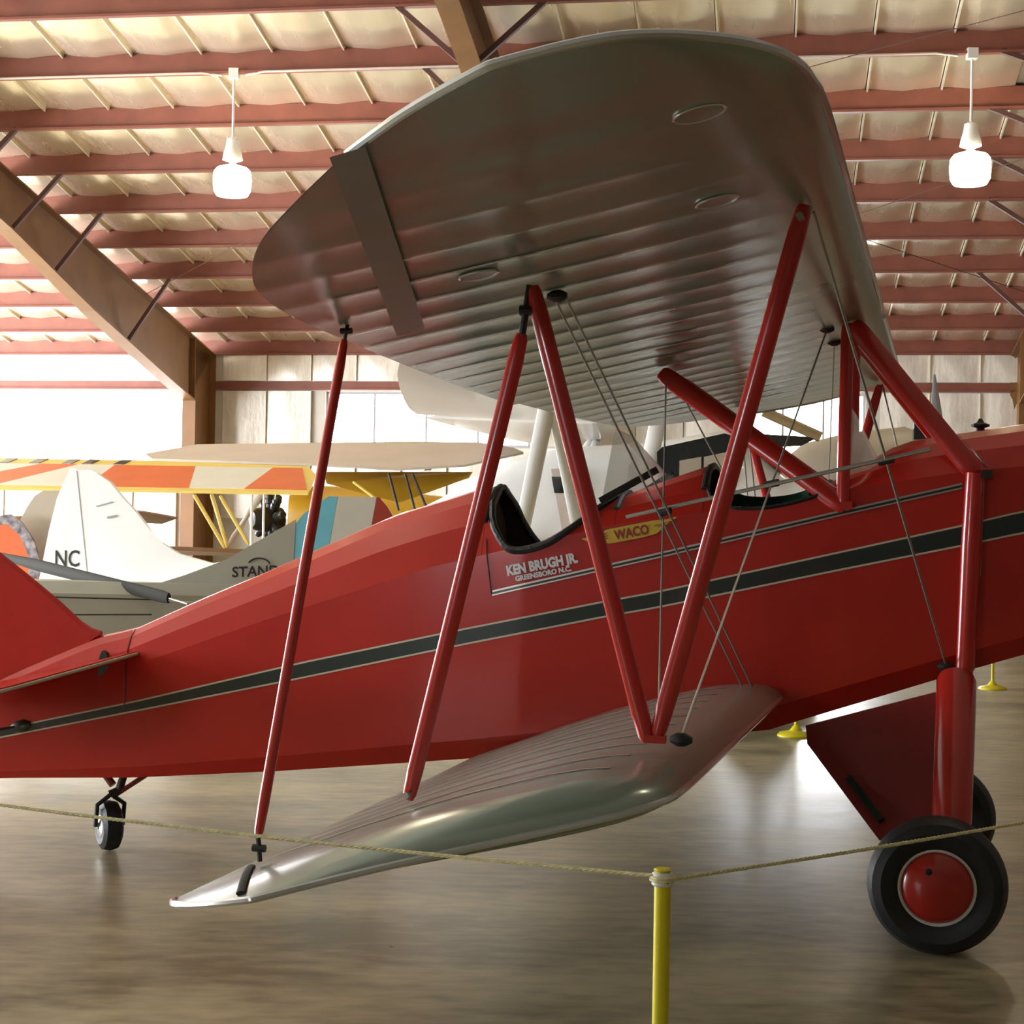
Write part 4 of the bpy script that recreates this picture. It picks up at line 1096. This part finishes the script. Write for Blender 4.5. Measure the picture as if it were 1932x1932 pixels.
# radial engine facing left with nine cylinders, cowl behind
Me = Matrix.Translation(Yp(-3.1, 1.92, .4)) @ Matrix.Rotation(-PI / 2, 4, 'Y') @ Matrix.Rotation(math.radians(35), 4, 'X')
mb = MB(); mb.lathe([(.10, .25), (.14, .2), (.16, .05), (.16, -.15)], 18, Me); eng = mb.build('engine', M['fitting'], yp)
for k in range(9):
    th = 2 * PI * k / 9; d = Vector((math.cos(th), math.sin(th), 0))
    mb = MB(); mb.tube([Me @ (d * r) for r in (.14, .2, .21, .26, .27, .32, .33, .38)], [.05, .05, .062, .062, .052, .062, .052, .045], 10); mb.build('cylinder', M['fitting'], eng)
mb = MB(); mb.tube([Me @ Vector((0, .05, .32)), Me @ Vector((.2, -.25, .33)), Me @ Vector((.38, -.5, .33))], [.03, .06, .03], 8, rb=[.02, .02, .01]); mb.tube([Me @ Vector((0, .05, .32)), Me @ Vector((-.2, .3, .33)), Me @ Vector((-.38, .55, .33))], [.03, .06, .03], 8, rb=[.02, .02, .01]); mb.build('propeller', M['white_paint'], yp)
mb = MB(); rings = []
for x, r in ((-2.83, .30), (-2.75, .36), (-2.5, .40), (-1.8, .42), (-.5, .35), (1.5, .12)):
    rings.append([Yp(x, 1.98 - .05 * (x + 2.8) + r * 1.0 * math.sin(t), .4 + r * math.cos(t)) for t in [2 * PI * k / 20 for k in range(20)]])
mb.loft(rings); mb.build('fuselage', M['yellow'], yp)
for s in (-.5, 1.3):
    Mw = Matrix.Translation(Yp(-2.2, .36, s)) @ Matrix.Rotation(PI / 2, 4, 'X')
    mb = MB(); mb.lathe([(.2, -.05), (.33, -.05), (.36, 0), (.33, .05), (.2, .05), (.02, .05)], 24, Mw); mb.tube([Yp(-2.2, .36, s), Yp(-2.2, 1.7, .4)], .04, 8); mb.build('wheel', M['rubber'], yp)

# ------------------------------------------------------------------ beige-winged yellow biplane, facing away
bp_ = empty('biplane', (0, 19.0, 0), 0, 'yellow biplane with wide beige upper wing seen end-on behind the striped rudder', 'airplane')
mb = MB()
out = [(-4.21, 2.61, .1), (-4.08, 2.66, .5), (-3.72, 2.757, .7), (-2.82, 2.775, .75), (-1.255, 2.834, .75), (-.41, 2.836, .7), (.0, 2.77, .5), (.12, 2.70, .1), (-.1, 2.63, -.3), (-.526, 2.515, -.6), (-1.248, 2.455, -.75), (-2.09, 2.489, -.75), (-2.876, 2.506, -.7), (-4.02, 2.535, -.4)]
mb.prism([Yp(*p) for p in out], (0, 0, .025)); bw = mb.build('upper_wing', M['beige_fabric'], bp_, 40)
for x in (-1.47, -.95):
    mb = MB(); mb.prism([Yp(x - .02, 2.468, -.70), Yp(x + .05, 2.468, -.70), Yp(x + .22, 2.81, .70), Yp(x + .12, 2.81, .70)], (0, 0, -.006)); mb.build('wing_seam', M['tan_dope'], bw)
mb = MB(); mb.prism([Yp(-3.6, 2.535, -.48), Yp(-2.2, 2.50, -.68), Yp(-2.2, 2.515, -.62), Yp(-3.6, 2.545, -.42)], (0, 0, -.01)); mb.build('aileron_gap', M['grey_dark'], bw)
mb = MB(); mb.prism([Yp(-2.10, 2.44, -.4), Yp(-2.06, 2.31, -.5), Yp(-1.49, 2.168, -.6), Yp(-1.24, 2.111, -.6), Yp(-.494, 2.395, -.5), Yp(-.46, 2.47, -.3), Yp(-1.2, 2.45, .1)], (0, .5, .02)); mb.build('centre_section', M['yellow'], bp_, 40)
for p, q in (((-1.36, 2.43), (-1.24, 2.02)), ((-1.18, 2.43), (-1.06, 2.02)), ((-1.1, 2.43), (-.92, 2.02)), ((-1.75, 2.33), (-1.4, 2.08))):
    strut('cabane_strut', Yp(*p, -.66), Yp(*q, -.70), .03, .03, M['fitting'] if p[0] > -1.7 else M['pale_yellow'], bp_)
mb = MB(); rings = []
for y, r in ((-.7, .34), (-.3, .40), (.6, .45), (1.6, .40)):
    rings.append([Yp(-1.15 + r * math.cos(t), 1.55 + r * 1.1 * math.sin(t), y) for t in [2 * PI * k / 18 for k in range(18)]])
mb.loft(rings); mb.build('fuselage', M['yellow'], bp_)
for s in (-2.0, -.3):
    Mw = Matrix.Translation(Yp(s, .36, .5)) @ Matrix.Rotation(PI / 2, 4, 'Y')
    mb = MB(); mb.lathe([(.2, -.05), (.33, -.05), (.36, 0), (.33, .05), (.2, .05), (.02, .05)], 24, Mw); mb.tube([Yp(s, .36, .5), Yp(-1.15, 1.4, .5)], .04, 8); mb.build('wheel', M['rubber'], bp_)

# ------------------------------------------------------------------ orange tail far left
ot = empty('airplane', (-5.6, 20.0, 0), 0, 'airplane tail with orange rudder and pale tan fin at the left edge', 'airplane')
O = lambda px_, z, y=0: Vector((px_ + 5.6, y, z))
k20 = 20.0 / 19.0
def sc(p): return ((p[0]) * k20, CAM_Z + (p[1] - CAM_Z) * k20)
def opoly(name, pts, m, y=0, t=.06):
    mb = MB(); mb.prism([O(*sc(p), y) for p in pts], (0, t, 0)); return mb.build(name, m, ot, 50)
opoly('rudder', [(-5.98, 1.2), (-5.90, 1.62), (-5.818, 1.79), (-5.70, 1.80), (-5.56, 1.68), (-5.46, 1.46), (-5.45, 1.2)], M['orange'], -.10)
opoly('rudder_border', [(-5.86, 1.83), (-5.77, 1.90), (-5.669, 1.917), (-5.547, 1.829), (-5.45, 1.70), (-5.393, 1.60), (-5.33, 1.40), (-5.32, 1.2), (-5.45, 1.2), (-5.46, 1.46), (-5.56, 1.68), (-5.70, 1.80), (-5.80, 1.80)], M['patch'], -.12)
opoly('fin', [(-5.62, 1.86), (-5.55, 2.0), (-5.461, 2.132), (-5.372, 2.193), (-5.161, 2.197), (-5.12, 2.10), (-5.2, 1.7), (-5.25, 1.2), (-5.6, 1.2)], M['tan_dope'], .12)
mb = MB(); mb.tube([O(-5.6, 1.25, .1), O(-8.5, 1.6, .5)], [.12, .4], 14); mb.build('fuselage', M['orange'], ot)
mb = MB(); mb.tube([O(-5.7, 1.2, .1), O(-5.6, .04, .1)], .04, 8); mb.tube([O(-8.3, 1.4, .5), O(-8.3, .04, .5)], .08, 8); mb.build('tail_skid', M['tan'], ot)

# far tailplane of the white airplane, its shade painted brown, on an added body
dt = empty('airplane', (-3.8, 20.9, 0), 0, 'added airplane for the shaded far tailplane of the white airplane, painted dark brown right of its fin', 'airplane')
def D_(x, z, y=0): return Vector(((x * 20.9 / 17.5) + 3.8, y, CAM_Z + (z - CAM_Z) * 20.9 / 17.5))
mb = MB(); mb.prism([D_(-4.1, 1.96), D_(-3.88, 1.95), D_(-3.556, 1.889, .3), D_(-3.75, 1.83, .5), D_(-4.1, 1.84, .3)], (0, .1, .02)); mb.build('tailplane', M['steel_brown'], dt, 50)
mb = MB(); mb.tube([D_(-4.2, 1.85, .3), D_(-7.2, 1.6, .9)], [.08, .3], 12); mb.tube([D_(-4.4, 1.8, .4), D_(-4.3, .02, .4)], .03, 8); mb.tube([D_(-7, 1.5, .9), D_(-7, .02, .9)], .06, 8); mb.build('fuselage', M['steel_brown'], dt)

# ------------------------------------------------------------------ tan airplane behind the red nose
tp = empty('airplane', (3.9, 19.0, 0), 0, 'pale tan airplane behind the red nose with upright grey propeller blade', 'airplane')
def T_(x, z, y=0): return Vector((x - 3.9, y, z))
mb = MB(); rings = []
for x, zt, zb, h in ((2.0, 2.2, 1.5, .15), (2.8, 2.45, 1.35, .35), (3.3, 2.87, 1.3, .5), (3.8, 3.0, 1.3, .55), (4.45, 3.08, 1.4, .55), (4.6, 3.02, 1.7, .5), (4.72, 2.9, 1.9, .3)):
    zm, hh = (zt + zb) / 2, (zt - zb) / 2
    rings.append([T_(x, zm + hh * math.copysign(abs(math.sin(t)) ** .7, math.sin(t)), h * math.cos(t)) for t in [2 * PI * k / 20 for k in range(20)]])
mb.loft(rings); mb.build('fuselage', M['tan_dope'], tp)
mb = MB(); mb.tube([T_(2.75, 3.18, -.6), T_(3.38, 2.91, -.6)], .06, 12); mb.build('wing_edge', M['tan'], tp)
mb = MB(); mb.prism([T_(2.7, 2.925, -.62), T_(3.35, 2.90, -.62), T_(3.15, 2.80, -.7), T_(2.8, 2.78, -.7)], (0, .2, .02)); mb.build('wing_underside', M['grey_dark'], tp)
mb = MB(); mb.prism([T_(4.42, 3.11, -.57), T_(4.56, 3.09, -.57), T_(4.66, 3.0, -.57), T_(4.62, 2.9, -.57), T_(4.42, 2.9, -.57)], (0, .06, 0)); mb.build('cabin_window', M['glass_dark'], tp)
mb = MB(); mb.tube([T_(4.78, 2.45), T_(4.84, 2.9), T_(4.80, 3.3), T_(4.775, 3.68)], [.03, .09, .06, .012], 10, rb=[.03, .02, .015, .006], up=(0, 1, 0)); mb.tube([T_(4.70, 2.45), T_(4.84, 2.45)], .08, 12)
mb.tube([T_(4.78, 2.45), T_(4.74, 2.0), T_(4.78, 1.6), T_(4.80, 1.25)], [.03, .09, .06, .012], 10, rb=[.03, .02, .015, .006], up=(0, 1, 0)); mb.build('propeller', M['frame_grey'], tp)
for s in (-.9, .9):
    Mw = Matrix.Translation(T_(3.0, .36, s)) @ Matrix.Rotation(PI / 2, 4, 'X')
    mb = MB(); mb.lathe([(.2, -.05), (.33, -.05), (.36, 0), (.33, .05), (.2, .05), (.02, .05)], 24, Mw); mb.tube([T_(3.0, .36, s), T_(3.2, 1.6, s * .4)], .04, 8); mb.build('wheel', M['rubber'], tp)
